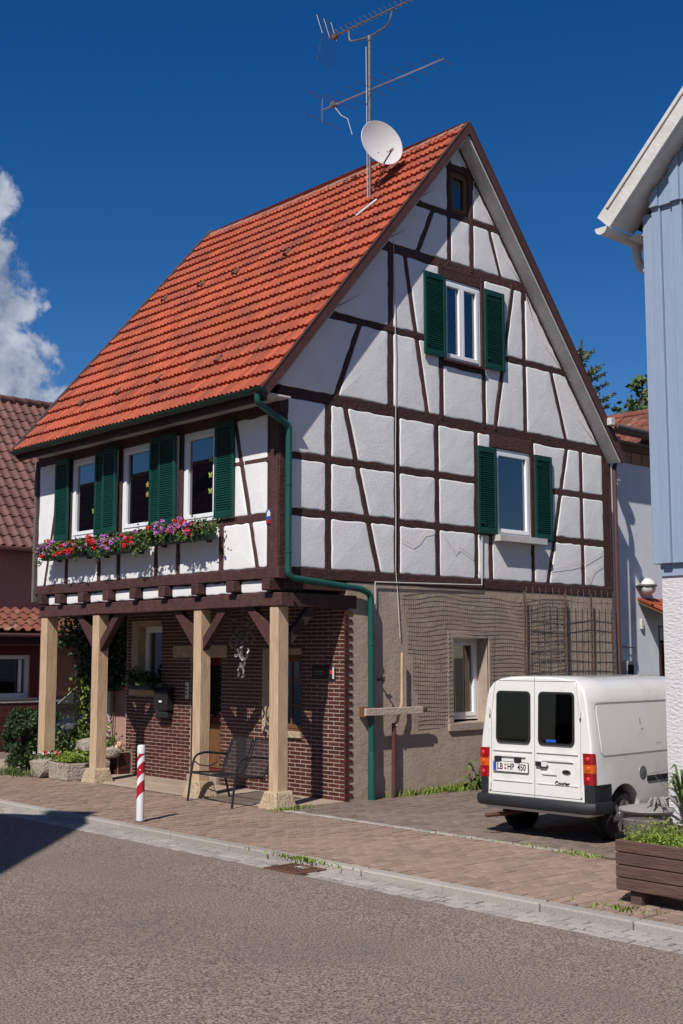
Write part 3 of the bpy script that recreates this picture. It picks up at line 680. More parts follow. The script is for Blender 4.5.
for k, (a0, a1, b0, b1) in enumerate(GWIN[:2]):
    wn = window(GM, a0, a1, b0, b1, two=(k == 0), depth=-.015, fw=.065, sill=(.06, .20) if k == 1 else None)
    if k == 0: part('sill', 'timber', wn, (a0-.04, a1+.03, -.07, .02, b0-.035, b0-.004)); curtain(GM, a0+.05, a1-.05, b0+.05, b1-.05, -.13, wn, .4)
    if k == 1: curtain(GM, a0+.05, a1-.05, b0+.55, b1-.05, -.13, wn, -.25)
window(GM, 3.41, 3.85, 8.83, 9.52, depth=-.03, fw=.05, m='oldwood')
for a0, a1, b0, b1 in ((2.75, 3.22, 6.45, 7.73), (4.12, 4.60, 6.45, 7.73), (3.91, 4.35, 3.83, 5.19), (5.30, 5.74, 3.82, 5.20)): shutter(GM, a0, a1, b0, b1)
for a0, a1, d in ((5.44, 5.88, .03), (4.19, 4.60, .03), (3.90, 4.30, .075), (2.60, 3.02, .03), (2.28, 2.72, .075), (.93, 1.37, .03)): shutter(EM, a0, a1, 3.86, 5.215, d)
# window decorations seen through the glass (hanging paper cut-outs)
def cutout(y, z, s, m, kind, par):
    if kind == 'b': poly = [(0,-.2),(.25,-.75),(.75,-.8),(.55,-.1),(1,.45),(.8,.9),(.3,.55),(0,.25),(-.3,.55),(-.8,.9),(-1,.45),(-.55,-.1),(-.75,-.8),(-.25,-.75)]
    else: poly = [(math.sin(i*math.pi/5)*(1 if i % 2 == 0 else .55), math.cos(i*math.pi/5)*(1 if i % 2 == 0 else .55)) for i in range(10)]
    MB().prism([(y+p[0]*s, z+p[1]*s) for p in poly], EM, -.046, -.043).build('window_sticker', m, par)
wins = [o for o in house.children if o.name.startswith('window')]
for z in (4.75, 4.52, 4.29): cutout(1.60, z, .046, 'butterfly', 'b', wins[2])
for z in (4.55, 4.40): cutout(3.22, z, .052, 'gold', 's', wins[1])
cutout(4.78, 4.28, .050, 'butterfly', 'b', wins[0])
# ground floor openings
gw = window(GM, 3.35, 4.15, 1.0, 2.22, depth=-.22, fw=.06, m='upvc', muntin=False)
ew = lambda a, b, d: (BX+.0-d, a, b)
w2 = window(ew, .92, 1.62, .88, 1.97, depth=-.10, fw=.05, m='oldwood', muntin=True)  # brown instead of white: arcade shade put into the frame colour
part('stone_jamb', 'stone', w2, (BX-.022, BX+.1, 1.62, 1.78, .86, 2.06), (BX-.02, BX+.1, .92, 1.62, 1.97, 2.06), (BX-.03, BX+.1, .90, 1.64, .80, .88))
w3 = window(ew, 4.50, 5.12, 1.40, 2.44, depth=-.12, fw=.05, m='upvc')
part('stone_jamb', 'stone', w3, (BX-.022, BX+.14, 5.12, 5.32, 1.36, 2.54), (BX-.02, BX+.14, 4.47, 5.12, 2.44, 2.54), (BX-.05, BX+.14, 4.44, 5.34, 1.30, 1.40))
part('room_back', 'dark', house, (BX+.36, BX+.40, .6, 2.86, .1, 2.8), (BX+.46, BX+.5, 2.86, 5.45, .1, 2.8))
# door in its niche
door = part('door', 'maroon', house, (BX+.34, BX+.40, 2.86, 3.60, .12, 1.93), bevel=.004)
for (y0, y1, z0, z1) in ((2.92, 3.20, .2, .9), (3.26, 3.54, .2, .9)): part('door_panel', 'oldwood', door, (BX+.325, BX+.345, y0, y1, z0, z1), bevel=.008)
for (y0, y1) in ((2.92, 3.20), (3.26, 3.54)): part('door_pane', 'glass', door, (BX+.33, BX+.338, y0, y1, 1.0, 1.8))
MB().tube([(BX+.34, 3.50, 1.02), (BX+.29, 3.50, 1.02), (BX+.29, 3.40, 1.02)], .011, 6).build('door_handle', 'silver', door)
part('doorstep', 'slab', house, (BX-.06, BX+.36, 2.84, 3.62, 0, .12), bevel=.01)
lint = part('door_lintel', 'stone', house, (BX-.025, BX+.1, 2.66, 4.10, 1.93, 2.12), bevel=.008)
textmesh('inscription', 'C J          1856', .115, 'dullmetal', lint, .002, (BX-.0262, 3.38, 2.02), (R_(90), 0, R_(-90)))
part('bell_panel', 'soffit', house, (BX-.02, BX+.01, 3.66, 3.74, 1.28, 1.54), bevel=.005)
for z in (1.34, 1.40, 1.46): part('bell_button', 'dark', house, (BX-.026, BX-.018, 3.685, 3.715, z, z+.025))

# ------------------------------------------------------------------ roof
GY0, GY1 = -.25, LEN-.08       # verge overhangs
def slope_pt(u, y, h, left=True):
    """u metres up the slope from the eave, h above the slope plane"""
    if left: ln = math.hypot(APX-LEX, APZ-LEZ); c, s = (APX-LEX)/ln, (APZ-LEZ)/ln; return (LEX+c*u-s*h, y, LEZ+s*u+c*h)
    ln = math.hypot(REX-APX, APZ-REZ); c, s = (REX-APX)/ln, (APZ-REZ)/ln; return (REX-c*u+s*h, y, REZ+s*u+c*h)
SL = math.hypot(APX-LEX, APZ-LEZ); SR = math.hypot(REX-APX, APZ-REZ)
roof = MB()
for left, ln in ((True, SL), (False, SR)):
    q = [slope_pt(u, y, h, left) for h in (-.10, -.035) for u, y in ((.02, GY0+.02), (ln-.03, GY0+.02), (ln-.03, GY1-.02), (.02, GY1-.02))]
    roof.hexa(q)
roof = roof.build('roof', 'oldwood', house)
sag = lambda y, u: -.055*math.sin(math.pi*max(0, min(1, (y-GY0)/(GY1-GY0))))*(u/SL)**2
NR = 20; EXP = (SL-.04)/NR; NC = 33; TW = (GY1-GY0)/NC
def tile_mesh(seed):
    rr = random.Random(seed); prof = [(0, .004), (.06, .020), (.14, .027), (.24, .020), (.32, .006), (.50, .003), (.56, .016), (.64, .022), (.74, .016), (.80, .004), (1.0, .002)]
    ln = EXP+.075; b = MB(); n = len(prof)
    dz = rr.uniform(-.002, .002)
    vs = [(-TW*.5+p*(TW+.008), 0, h*1.15+.062+dz) for p, h in prof]+[(-TW*.5+p*(TW+.008), ln, h*.9+.006) for p, h in prof]+[(-TW*.5+p*(TW+.008), 0.006, h+.012+dz) for p, h in prof]
    fs = [(i, i+1, n+i+1, n+i) for i in range(n-1)]+[(2*n+i, 2*n+i+1, i+1, i) for i in range(n-1)]+[(0, n, 2*n), (n-1, 3*n-1, 2*n-1)]
    return vs, fs
# local tile axes: x across (along -Y world), y up the slope, z outwards
cS, sS = (APX-LEX)/SL, (APZ-LEZ)/SL
TM = Matrix(((0, cS, -sS), (-1, 0, 0), (0, sS, cS)))
protos = []
for k in range(5):
    vs, fs = tile_mesh(k); me = MB().add(vs, fs).mesh('roof_tile', smooth=35, fixn=False); me.materials.append(M['tile']); protos.append((me, vs, fs))
slots = []
for r in range(NR):
    for c in range(NC):
        y = GY0+TW*(c+.5); slots.append((r, c, Vector(slope_pt(r*EXP, y, sag(y, r*EXP)))))
slots.sort(key=lambda t: (t[2]-CAM).length)
rest = MB()
for k, (r, c, p) in enumerate(slots):
    pr = random.choice(protos); rot = TM @ Matrix.Rotation(random.uniform(-.012, .012), 3, 'Z') @ Matrix.Rotation(random.uniform(-.008, .010), 3, 'X'); p = p+Vector(slope_pt(random.uniform(-.006, .006), 0, 0))-Vector(slope_pt(0, 0, 0))
    if k < 300:
        o = bpy.data.objects.new('roof_tile', pr[0]); COL.objects.link(o); o.parent = roof; o.matrix_local = Matrix.Translation(p) @ rot.to_4x4()
    else: rest.add([rot @ Vector(v)+p for v in pr[1]], pr[2])
tag(obj('distant_roof_tiles', rest.mesh('distant_roof_tiles', smooth=35, fixn=False), 'tile', roof), kind='stuff')
# right-hand slope, plain rows of the same tile
rs = MB()
for r in range(NR):
    for c in range(NC):
        u = r*SR/NR; y = GY0+TW*c
        a = [slope_pt(u, y, .03, False), slope_pt(u, y+TW-.006, .022, False), slope_pt(u+SR/NR+.05, y+TW-.006, .008, False), slope_pt(u+SR/NR+.05, y, .012, False)]
        a += [slope_pt(u, y, .0, False), slope_pt(u, y+TW-.006, .0, False)]
        rs.add(a, [(0,1,2,3), (4,5,1,0)])
tag(rs.build('rear_slope_tiles', 'tile', roof), kind='stuff')
# ridge tiles
n = 19; ll = (GY1-GY0)/n
for k in range(n):
    y0 = GY0+k*ll-.01; q = MB(); vs = []; m_ = 9
    for e, (yy, sc) in enumerate(((y0, 1.06), (y0+ll+.03, .94))):
        sg = sag(yy, SL)
        for j in range(m_):
            t = math.pi*(j/(m_-1)); vs.append((APX-math.cos(t)*.125*sc, yy, APZ+.0+sg+math.sin(t)*.085*sc-.075+random.uniform(-.003, .003)))
    q.add(vs, [(j, j+1, m_+j+1, m_+j) for j in range(m_-1)]+[tuple(range(m_))]); q.build('ridge_tile', 'ridge', roof, smooth=40, fixn=False)
mb = MB()
for k in range(150):
    y = GY0+.05+(GY1-GY0-.1)*k/150; x = APX-.13+random.uniform(-.02, .02); mb.lathe([(.0, -.02), (.035, -.01), (.03, .015), (.0, .025)], (x, y, APZ-.125+sag(y, SL)+random.uniform(-.015, .01)), n=5, cap=False)
mb.build('ridge_mortar', 'mortar', roof)
# ventilating tiles: little dark hoods
for px, py in ((287.5, 258.5), (236, 277.5), (201.5, 290), (165, 304), (219, 366), (159, 385), (117.5, 397.5), (81, 409)):
    d = pixdir(px, py); nrm = Vector((-sS, 0, cS)); t = (Vector((LEX, 0, LEZ))-CAM).dot(nrm)/d.dot(nrm); p = CAM+d*t
    q = MB(); m_ = 8; vs = []
    for (uu, rr) in ((0, .055), (.16, .03)):
        for j in range(m_): tt = math.pi*j/(m_-1); vs.append(TM @ Vector((math.cos(tt)*rr, uu, math.sin(tt)*rr*.9+.065))+p)
    q.add(vs, [(j, j+1, m_+j+1, m_+j) for j in range(m_-1)]+[tuple(range(m_))]); q  .build('vent_tile', 'rust', roof, smooth=40)
# verge boards, soffit strips
def board(name, m, pts_top, left, h0, h1, y0, y1, u0, u1):
    q = [slope_pt(u, y, h, left) for h in (h0, h1) for u, y in ((u0, y0), (u1, y0), (u1, y1), (u0, y1))]
    return MB().hexa(q).build(name, m, roof)
board('verge_board', 'barge', None, True, -.105, .018, GY0-.028, GY0, -.06, SL+.02)
board('verge_board', 'barge', None, False, -.105, .018, GY0-.031, GY0-.002, -.02, SL*.0+SR+.015)
board('verge_cap', 'barge', None, True, .018, .036, GY0-.034, GY0+.03, -.02, SL)
board('verge_cap', 'barge', None, False, .018, .036, GY0-.037, GY0+.027, -.02, SR)
board('verge_soffit', 'soffit', None, True, -.135, -.102, GY0, -.004, .25, SL-.12)
board('verge_soffit', 'soffit', None, False, -.135, -.102, GY0, -.004, .02, SR-.10)
board('verge_board', 'barge', None, True, -.16, .022, GY1, GY1+.028, -.06, SL+.02)
board('verge_flashing', 'dullmetal', None, True, .03, .105, GY1+.001, GY1+.022, -.01, SL+.01)
# eaves box: white soffit and dark fascia, half-round gutter
part('eaves_soffit', 'soffit', roof, (-.40, -.006, GY0+.01, GY1-.02, 5.335, 5.36))
part('eaves_fascia', 'timber', roof, (-.455, -.402, GY0+.012, GY1-.02, 5.25, 5.365))
gt = MB(); m_ = 9; vs = []
for y in (GY0-.06, GY1+.03):
    for rr in (.066, .060):
        for j in range(m_): t = math.pi*(j/(m_-1)); vs.append((-.535-math.cos(t)*rr, y, 5.395-math.sin(t)*rr))
for a, b, c, d in ((0, 1, 2, 3),):
    for j in range(m_-1):
        gt.add([], [])
fs = [(j, j+1, 2*m_+j+1, 2*m_+j) for j in range(m_-1)]+[(m_+j, 3*m_+j, 3*m_+j+1, m_+j+1) for j in range(m_-1)]+[(0, m_, 3*m_, 2*m_), (m_-1, 3*m_-1, 4*m_-1, 2*m_-1)]+[tuple(range(m_)), tuple(2*m_+j for j in range(m_))]
gt.add(vs, fs); gt.build('gutter', 'gutter', house, smooth=40)
def arcpts(pts, r=.07, k=4):
    pts = [Vector(p) for p in pts]; out = [pts[0]]
    for i in range(1, len(pts)-1):
        a, b, c = pts[i-1], pts[i], pts[i+1]; d0, d1 = (a-b).normalized(), (c-b).normalized(); rr = min(r, (a-b).length*.45, (c-b).length*.45)
        for j in range(k+1): t = j/k; out.append((b+d0*rr).lerp(b, t).lerp(b.lerp(b+d1*rr, t), t))
    out.append(pts[-1]); return out
dp = MB(); path = arcpts([(-.52, -.20, 5.35), (-.52, -.18, 5.22), (.085, -.095, 5.00), (.085, -.095, 3.03), (.16, -.095, 2.97), (1.42, -.095, 2.87), (1.585, -.095, 2.80), (1.59, -.10, .0)])
dp.tube(path, .045, 12).build('downpipe', 'pipe', house, smooth=40)
pc = house.children[-1]
for z in (4.2, 3.3): MB().lathe([(.052, 0), (.052, .03)], (.085, -.095, z), n=12).build('pipe_clip', 'pipe', pc)
MB().lathe([(.055, 0), (.055, .62), (.050, .64)], (1.59, -.10, 0), n=12).build('pipe_boot', 'pipe', pc, smooth=40)
for z in (1.2, 2.1): MB().lathe([(.052, 0), (.052, .03)], (1.59, -.10, z), n=12).build('pipe_clip', 'pipe', pc)
# right-hand brown downpipe
bp = MB().tube(arcpts([(7.78, .15, 5.62), (7.74, .05, 5.42), (7.50, -.05, 5.22), (7.50, -.05, 0)]), .04, 10).build('downpipe', 'brownpipe', house, smooth=40)
MB().lathe([(.05, 0), (.12, .16), (.13, .26), (.05, .27)], (7.78, .15, 5.55), n=10).build('rainwater_head', 'brownpipe', bp, smooth=40)
part('corner_board', 'timber', house, (7.405, 7.45, -.01, .05, 0, 5.35))
# cables
MB().tube([(2.13, -.03, 8.05), (2.14, -.035, 7.6), (2.155, -.03, 7.0), (2.15, -.04, 6.3), (2.16, -.03, 5.6), (2.14, -.035, 4.8), (2.15, -.03, 4.0), (2.14, -.03, 3.2), (2.17, -.03, 2.9), (2.22, -.03, 2.2)], .0055, 5).build('cable', 'soffit', house)
MB().tube([(1.72, -.04, 2.42), (1.72, -.04, 2.985), (3.98, -.045, 3.03), (4.0, -.045, 3.78)], .009, 6).build('conduit', 'soffit', house)
for pts in ([(2.25,3.62),(2.5,3.55),(2.62,3.62),(2.75,3.75),(3.0,3.80)], [(3.15,3.75),(3.4,3.5),(3.5,3.58),(3.8,3.45),(3.95,3.2)], [(5.35,3.5),(5.6,3.35),(6.2,3.42),(6.6,3.5),(7.1,3.7)], [(6.6,3.35),(6.75,3.2),(6.9,3.4),(7.1,3.5),(7.2,3.3)]):
    MB().tube([(a+random.uniform(-.01,.01), -.032, b) for a, b in pts], .0022, 4).build('dry_vine', 'straw', house)
# protection badge on the corner post
bd = MB().prism([(.135,3.70),(.245,3.70),(.245,3.88),(.19,3.90),(.135,3.88)], EM, .012, .018).build('badge', 'blue', house)
MB().prism([(.155,3.80),(.225,3.80),(.225,3.85),(.19,3.885),(.155,3.85)], EM, .018, .021).build('badge_emblem', 'plate', bd)
MB().prism([(.14,3.705),(.24,3.705),(.24,3.755),(.14,3.755)], EM, .018, .021).build('badge_band', 'signred', bd)
# small white flood lamp on the verge
fl = part('floodlight', 'soffit', house, (6.98, 7.10, GY0-.13, GY0-.033, 5.86, 5.99), bevel=.012)

# ------------------------------------------------------------------ dish and aerials
mp = Vector((2.645, 1.011, 9.10))
an = thing('roof_aerial', 'tall steel mast with two yagi aerials rising from the orange roof', 'antenna', mp)
MB().tube([(0, 0, -.3), (0, 0, 2.72)], .024, 8).build('mast', 'dullmetal', an, smooth=40)
bdir = Vector((-.081, .997, 0)); sd = Vector((.997, .081, 0))
def yagi(name, z, s0, s1, elem, mat_, rad=.012):
    bm_ = MB().tube([bdir*s0+Vector((0,0,z)), bdir*s1+Vector((0,0,z))], rad, 6).build(name, mat_, an)
    return bm_
b1 = yagi('lower_boom', 1.83, -1.50, 1.07, None, 'silver', .014)
for k in range(10):
    s = -1.46+k*.235; h = .26+.012*k; c = bdir*s+Vector((0,0,1.838)); MB().tube([c-sd*h, c+sd*h], .0055, 5).build('element', 'dullmetal', b1)
for dz in (-.20, .20):
    c = bdir*1.05+Vector((0,0,1.84+dz)); MB().tube([c-sd*.42, c+sd*.42], .006, 5).build('element', 'dullmetal', b1)
MB().tube([bdir*1.05+Vector((0,0,1.62)), bdir*1.05+Vector((0,0,2.05))], .010, 5).build('reflector_strut', 'silver', b1)
part('junction_box', 'dullmetal', b1, (-.105, -.03, .74, .84, 1.80, 1.88))
MB().tube([bdir*.8+Vector((0,0,1.83)), bdir*.62+Vector((0,0,1.60)), bdir*.48+Vector((0,0,1.50)), bdir*.38+Vector((0,0,1.20))], .006, 5).build('aerial_cable', 'soffit', b1)
b2 = yagi('upper_boom', 3.02, -1.05, .90, None, 'dullmetal', .016)
for k in range(17):
    s = -1.02+k*.105; c = bdir*s+Vector((0,0,3.03))
    MB().tube([c-sd*.10+Vector((0,0,.03)), c, c+sd*.10+Vector((0,0,.03))], .006, 5).build('element', 'silver', b2)
MB().tube(arcpts([bdir*.45+Vector((0,0,3.0)), bdir*.45+Vector((0,0,2.80)), Vector((0,0,2.72)), bdir*-.42+Vector((0,0,2.78)), bdir*-.48+Vector((0,0,3.0))], .15), .016, 7).build('boom_bracket', 'dullmetal', b2, smooth=40)
rf = MB()
for sg in (1, -1):
    o0 = bdir*.88+Vector((0,0,3.02)); t = Vector((0,0,1))*sg*.40+bdir*.14
    for k in range(9): f = k/8; q = o0+t*(.08+.92*f); rf.tube([q-sd*.20, q+sd*.20], .003, 4)
    for e in (-.17, 0, .17): rf.tube([o0+t*.08+sd*e, o0+t+sd*e], .004, 4)
rf.build('corner_reflector', 'dullmetal', b2)
part('dipole_box', 'rust', b2, (-.09, -.03, .72, .80, 2.97, 3.06))
MB().tube([(-.035,.02,-.05),(-.045,.02,1.0),(-.04,.03,1.8),(-.05,.03,2.55)], .006, 5).build('aerial_cable', 'soffit', an)
MB().lathe([(.032,0),(.032,.07)], (0,0,1.80), n=8).build('boom_clamp', 'dullmetal', an); MB().lathe([(.032,0),(.036,.08)], (0,0,2.66), n=8).build('boom_clamp', 'dullmetal', an)

dl = Vector((2.66, .80, 9.95))
ds = thing('satellite_dish', 'pale grey satellite dish mounted on the mast above the orange tiles', 'satellite dish', dl)
aim = (Vector((-.22, -.95, .14))).normalized()
prof = [(.405*math.sin(t*.0+0)*0+.41*(k/10), .085*(k/10)**2) for k, t in [(k, 0) for k in range(1, 11)]]; prof = [(a*.91, b*.9) for a, b in prof]
q = MB(); q.lathe([(.004, 0)]+prof+[(.378, .072), (.374, .065)]+[(r_, h-.012) for r_, h in prof[::-1]]+[(.004, -.012)], (0,0,0), aim, 40, cap=False); q.build('reflector', 'dish', ds, smooth=50)
side = aim.cross(Vector((0,0,1))).normalized(); upv = side.cross(aim)
MB().tube([-upv*.36+aim*.07, aim*.36-upv*.26], .012, 6).build('feed_arm', 'blackmetal', ds); MB().lathe([(.025, 0), (.028, .06), (.02, .09)], aim*.36-upv*.26, -aim, 10).build('feed_horn', 'soffit', ds, smooth=40)
MB().tube([-aim*.02, -aim*.10, mp-dl+Vector((0,0,.75))], .02, 6).build('dish_bracket', 'dullmetal', ds)
for uv in ((.05, -.15), (-.12, -.10)): MB().lathe([(.008, 0), (.008, .01)], aim*.012+side*uv[0]+upv*uv[1], aim, 6).build('bolt', 'dullmetal', ds)
MB().tube([(.085+0, .12, -.15), (.13,.10,-.45), (.06,.08,-.75), (.10,.12,-1.0)], .006, 5).build('feed_cable', 'straw', ds)
rb = thing('roof_step', 'short silver bracket lying on the orange roof tiles below the dish', 'bracket', slope_pt(4.42, .75, .07))
MB().tube([(-.10,.10,-.12),(.10,-.16,.12)], .022, 6).build('bracket_bar', 'silver', rb); MB().tube([(.0,-.03,0),(.05,-.05,-.05)], .015, 6).build('bracket_foot', 'dullmetal', rb)

# ------------------------------------------------------------------ white panel van
VAN = thing('panel_van', 'white panel van with twin rear doors parked on the paved driveway', 'van', (.40, -3.885, 0.0), R_(2.6)); VAN.scale = (.975, .965, .99)
sec = [(.29, .70), (.32, .745), (.40, .765), (.62, .775), (.90, .770), (1.05, .760), (1.50, .695), (1.60, .665), (1.68, .60), (1.725, .50), (1.745, .36), (1.752, .18)]
def vhw(z):
    for (z0, h0), (z1, h1) in zip(sec[:-1], sec[1:]):
        if z0 <= z <= z1: return h0+(h1-h0)*(z-z0)/(z1-z0)
    return sec[0][1] if z < sec[0][0] else sec[-1][1]
stations = [(0.0, 1.752, .030), (.012, 1.752, .012), (.045, 1.752, 0), (.5, 1.752, 0), (1.2, 1.752, 0), (1.9, 1.752, 0), (2.35, 1.735, .004), (2.6, 1.66, .01), (2.85, 1.36, .02), (3.1, 1.06, .03), (3.5, .97, .05), (3.8, .86, .10), (3.93, .66, .17)]
rings = []
for x, zt, ins in stations:
    pts = []
    for z, h in sec:
        zz = .29+(z-.29)*(zt-.29)/(1.752-.29); hh = vhw(z)-ins
        if x < .04: zz = zz-(ins*.9 if z > 1.6 else 0)
        lean = .035*max(0, (zz-.9))/.85 if x < .3 else 0       # the tail leans forward a little towards the roof
        pts.append((x+lean+(.0 if x > .02 else 0), hh, zz))
    ring = [(px, -h, z) for px, h, z in pts]+[(px, h, z) for px, h, z in pts[::-1]]
    rings.append(ring)
n = len(rings[0]); vs = [p for r_ in rings for p in r_]; fs = []
for i in range(len(rings)-1):
    for j in range(n): fs.append((i*n+j, i*n+(j+1) % n, (i+1)*n+(j+1) % n, (i+1)*n+j))
fs += [tuple(range(n-1, -1, -1)), tuple((len(rings)-1)*n+j for j in range(n))]
body_me = MB().add(vs, fs).mesh('body', smooth=38)
bo = obj('body', body_me, 'white', VAN)
cut = MB()
WX = (.60, 3.12); WR = .272
for wx in WX:
    for sg in (-1, 1): cut.lathe([(WR+.055, .0), (WR+.055, .26)], (wx, sg*.60, .28), (0, sg, 0), 36)
def rrect(x0, x1, z0, z1, r, k=5):
    out = []
    for cx, cz, a0 in ((x1-r, z1-r, 0), (x0+r, z1-r, 90), (x0+r, z0+r, 180), (x1-r, z0+r, 270)):
        for j in range(k+1): a = R_(a0+90*j/k); out.append((cx+r*math.cos(a), cz+r*math.sin(a)))
    return out
def ringcut(c, o_, i_, fm, d0, d1):
    m_ = len(o_); vs = [fm(a, b, d0) for a, b in o_]+[fm(a, b, d0) for a, b in i_]+[fm(a, b, d1) for a, b in o_]+[fm(a, b, d1) for a, b in i_]
    fs = []
    for j in range(m_):
        k = (j+1) % m_; fs += [(j, k, m_+k, m_+j), (2*m_+j, 3*m_+j, 3*m_+k, 2*m_+k), (j, 2*m_+j, 2*m_+k, k), (m_+j, m_+k, 3*m_+k, 3*m_+j)]
    c.add(vs, fs)
sidem = lambda sg: (lambda a, b, d: (a, sg*(vhw(b)+d), b))
for sg in (-1, 1):
    ringcut(cut, rrect(.16, 1.98, .90, 1.475, .07), rrect(.182, 1.958, .922, 1.453, .055), sidem(sg), -.016, .05)
    # front door gap
    ringcut(cut, rrect(2.10, 3.02, .36, 1.50, .05), rrect(2.108, 3.012, .368, 1.492, .045), sidem(sg), -.012, .05)
REAR = lambda a, b, d: (-d+.035*max(0, (b-.9))/.85, -a, b)     # a to the right seen from behind
cutter = obj('cutter', cut.mesh('cutter'), None, VAN)
cut2 = MB()
for a in (0,):
    cut2.prism([(a-.006, .44), (a+.006, .44), (a+.006, 1.735), (a-.006, 1.735)], REAR, -.03, .05)
ringcut(cut2, [(-.615, .465), (.615, .465), (.615, 1.3), (.56, 1.70), (-.56, 1.70), (-.615, 1.3)], [(-.608, .472), (.608, .472), (.608, 1.296), (.553, 1.693), (-.553, 1.693), (-.608, 1.296)], REAR, -.03, .05)
cutter2 = obj('cutter_b', cut2.mesh('cutter_b'), None, VAN)
for c_ in (cutter, cutter2):
    md = bo.modifiers.new('b', 'BOOLEAN'); md.operation = 'DIFFERENCE'; md.object = c_; md.solver = 'EXACT'; md.use_self = True
dg = bpy.context.evaluated_depsgraph_get(); me2 = bpy.data.meshes.new_from_object(bo.evaluated_get(dg)); bo.modifiers.clear(); bo.data = me2; bo.data.name = 'van_body'
me2.polygons.foreach_set('use_smooth', [True]*len(me2.polygons)); me2.set_sharp_from_angle(angle=R_(32))
if len(me2.materials) == 0: me2.materials.append(M['white'])
bpy.data.objects.remove(cutter); bpy.data.objects.remove(cutter2)
# dark lining inside the wheel arches and floor
part('wheel_well', 'black', VAN, (.12, 3.5, -.58, .58, .27, .62))
for sg in (-1, 1):
    for wx in WX: MB().lathe([(WR+.052, 0), (WR+.052, .01)], (wx, sg*.605, .28), (0, sg, 0), 28).build('arch_liner', 'black', VAN)
# wheels
def wheel(parent, x, y, z, R0, wd, sg, nsp=5, rimmat='silver'):
    t = MB().lathe([(R0*.66, 0), (R0*.86, .0), (R0*.97, wd*.12), (R0, wd*.35), (R0, wd*.65), (R0*.97, wd*.88), (R0*.86, wd), (R0*.66, wd)], (x, y-sg*wd, z), (0, sg, 0), 32, cap=False).build('wheel', 'black', parent, smooth=40)
    rim = MB().lathe([(R0*.68, wd*.98), (R0*.64, wd*.80), (R0*.60, wd*.60), (R0*.10, wd*.58), (.001, wd*.58)], (x, y-sg*wd, z), (0, sg, 0), 32, cap=False).build('rim', 'dullmetal', t, smooth=40)
    q = MB()
    for k in range(nsp):
        a = 2*math.pi*k/nsp+.3; c, s = math.cos(a), math.sin(a); p0, p1, h0, h1 = R0*.06, R0*.64, R0*.12, R0*.09
        y0, y1 = y-sg*wd*.30, y-sg*wd*.06
        P = lambda r_, h, yy: (x+c*r_-s*h, yy, z+s*r_+c*h)
        q.hexa([P(p0,-h0,y0), P(p1,-h1,y0), P(p1,h1,y0), P(p0,h0,y0), P(p0,-h0,y1+sg*.0), P(p1,-h1,y1), P(p1,h1,y1), P(p0,h0,y1)])
    q.lathe([(R0*.16, 0), (R0*.16, wd*.97), (R0*.10, wd*.99)], (x, y-sg*wd, z), (0, sg, 0), 16)
    q.build('wheel_trim', rimmat, t)
for wx in WX:
    for sg in (-1, 1): wheel(VAN, wx, sg*.735, WR, WR, .16, sg, 6)
# bumper, with corner pieces rising to the lamps
bm_ = MB()
prof = [(-.005, .445), (-.06, .44), (-.085, .41), (-.085, .36), (-.06, .325), (.02, .32)]
path = [(.30, -.80), (.12, -.795), (.03, -.775), (-.0, -.70), (-.0, .70), (.03, .775), (.12, .795), (.30, .80)]
vs = []
for i, (bx, by) in enumerate(path):
    for px, pz in prof:
        k = abs(by)
        if i in (0, 1, 6, 7): vs.append((bx, by*(1)-math.copysign(.0, by)+math.copysign(-px*.25, by), pz))
        elif i in (2, 5): vs.append((bx+px*.6, by+math.copysign(-px*.35, by), pz))
        else: vs.append((bx+px, by, pz))
m_ = len(prof); fs = [(i*m_+j, i*m_+j+1, (i+1)*m_+j+1, (i+1)*m_+j) for i in range(len(path)-1) for j in range(m_-1)]+[(i*m_, (i+1)*m_, (i+1)*m_+m_-1, i*m_+m_-1) for i in range(len(path)-1)]+[tuple(range(m_)), tuple((len(path)-1)*m_+j for j in range(m_))]
bm_.add(vs, fs).build('bumper', 'bumper', VAN, smooth=40)
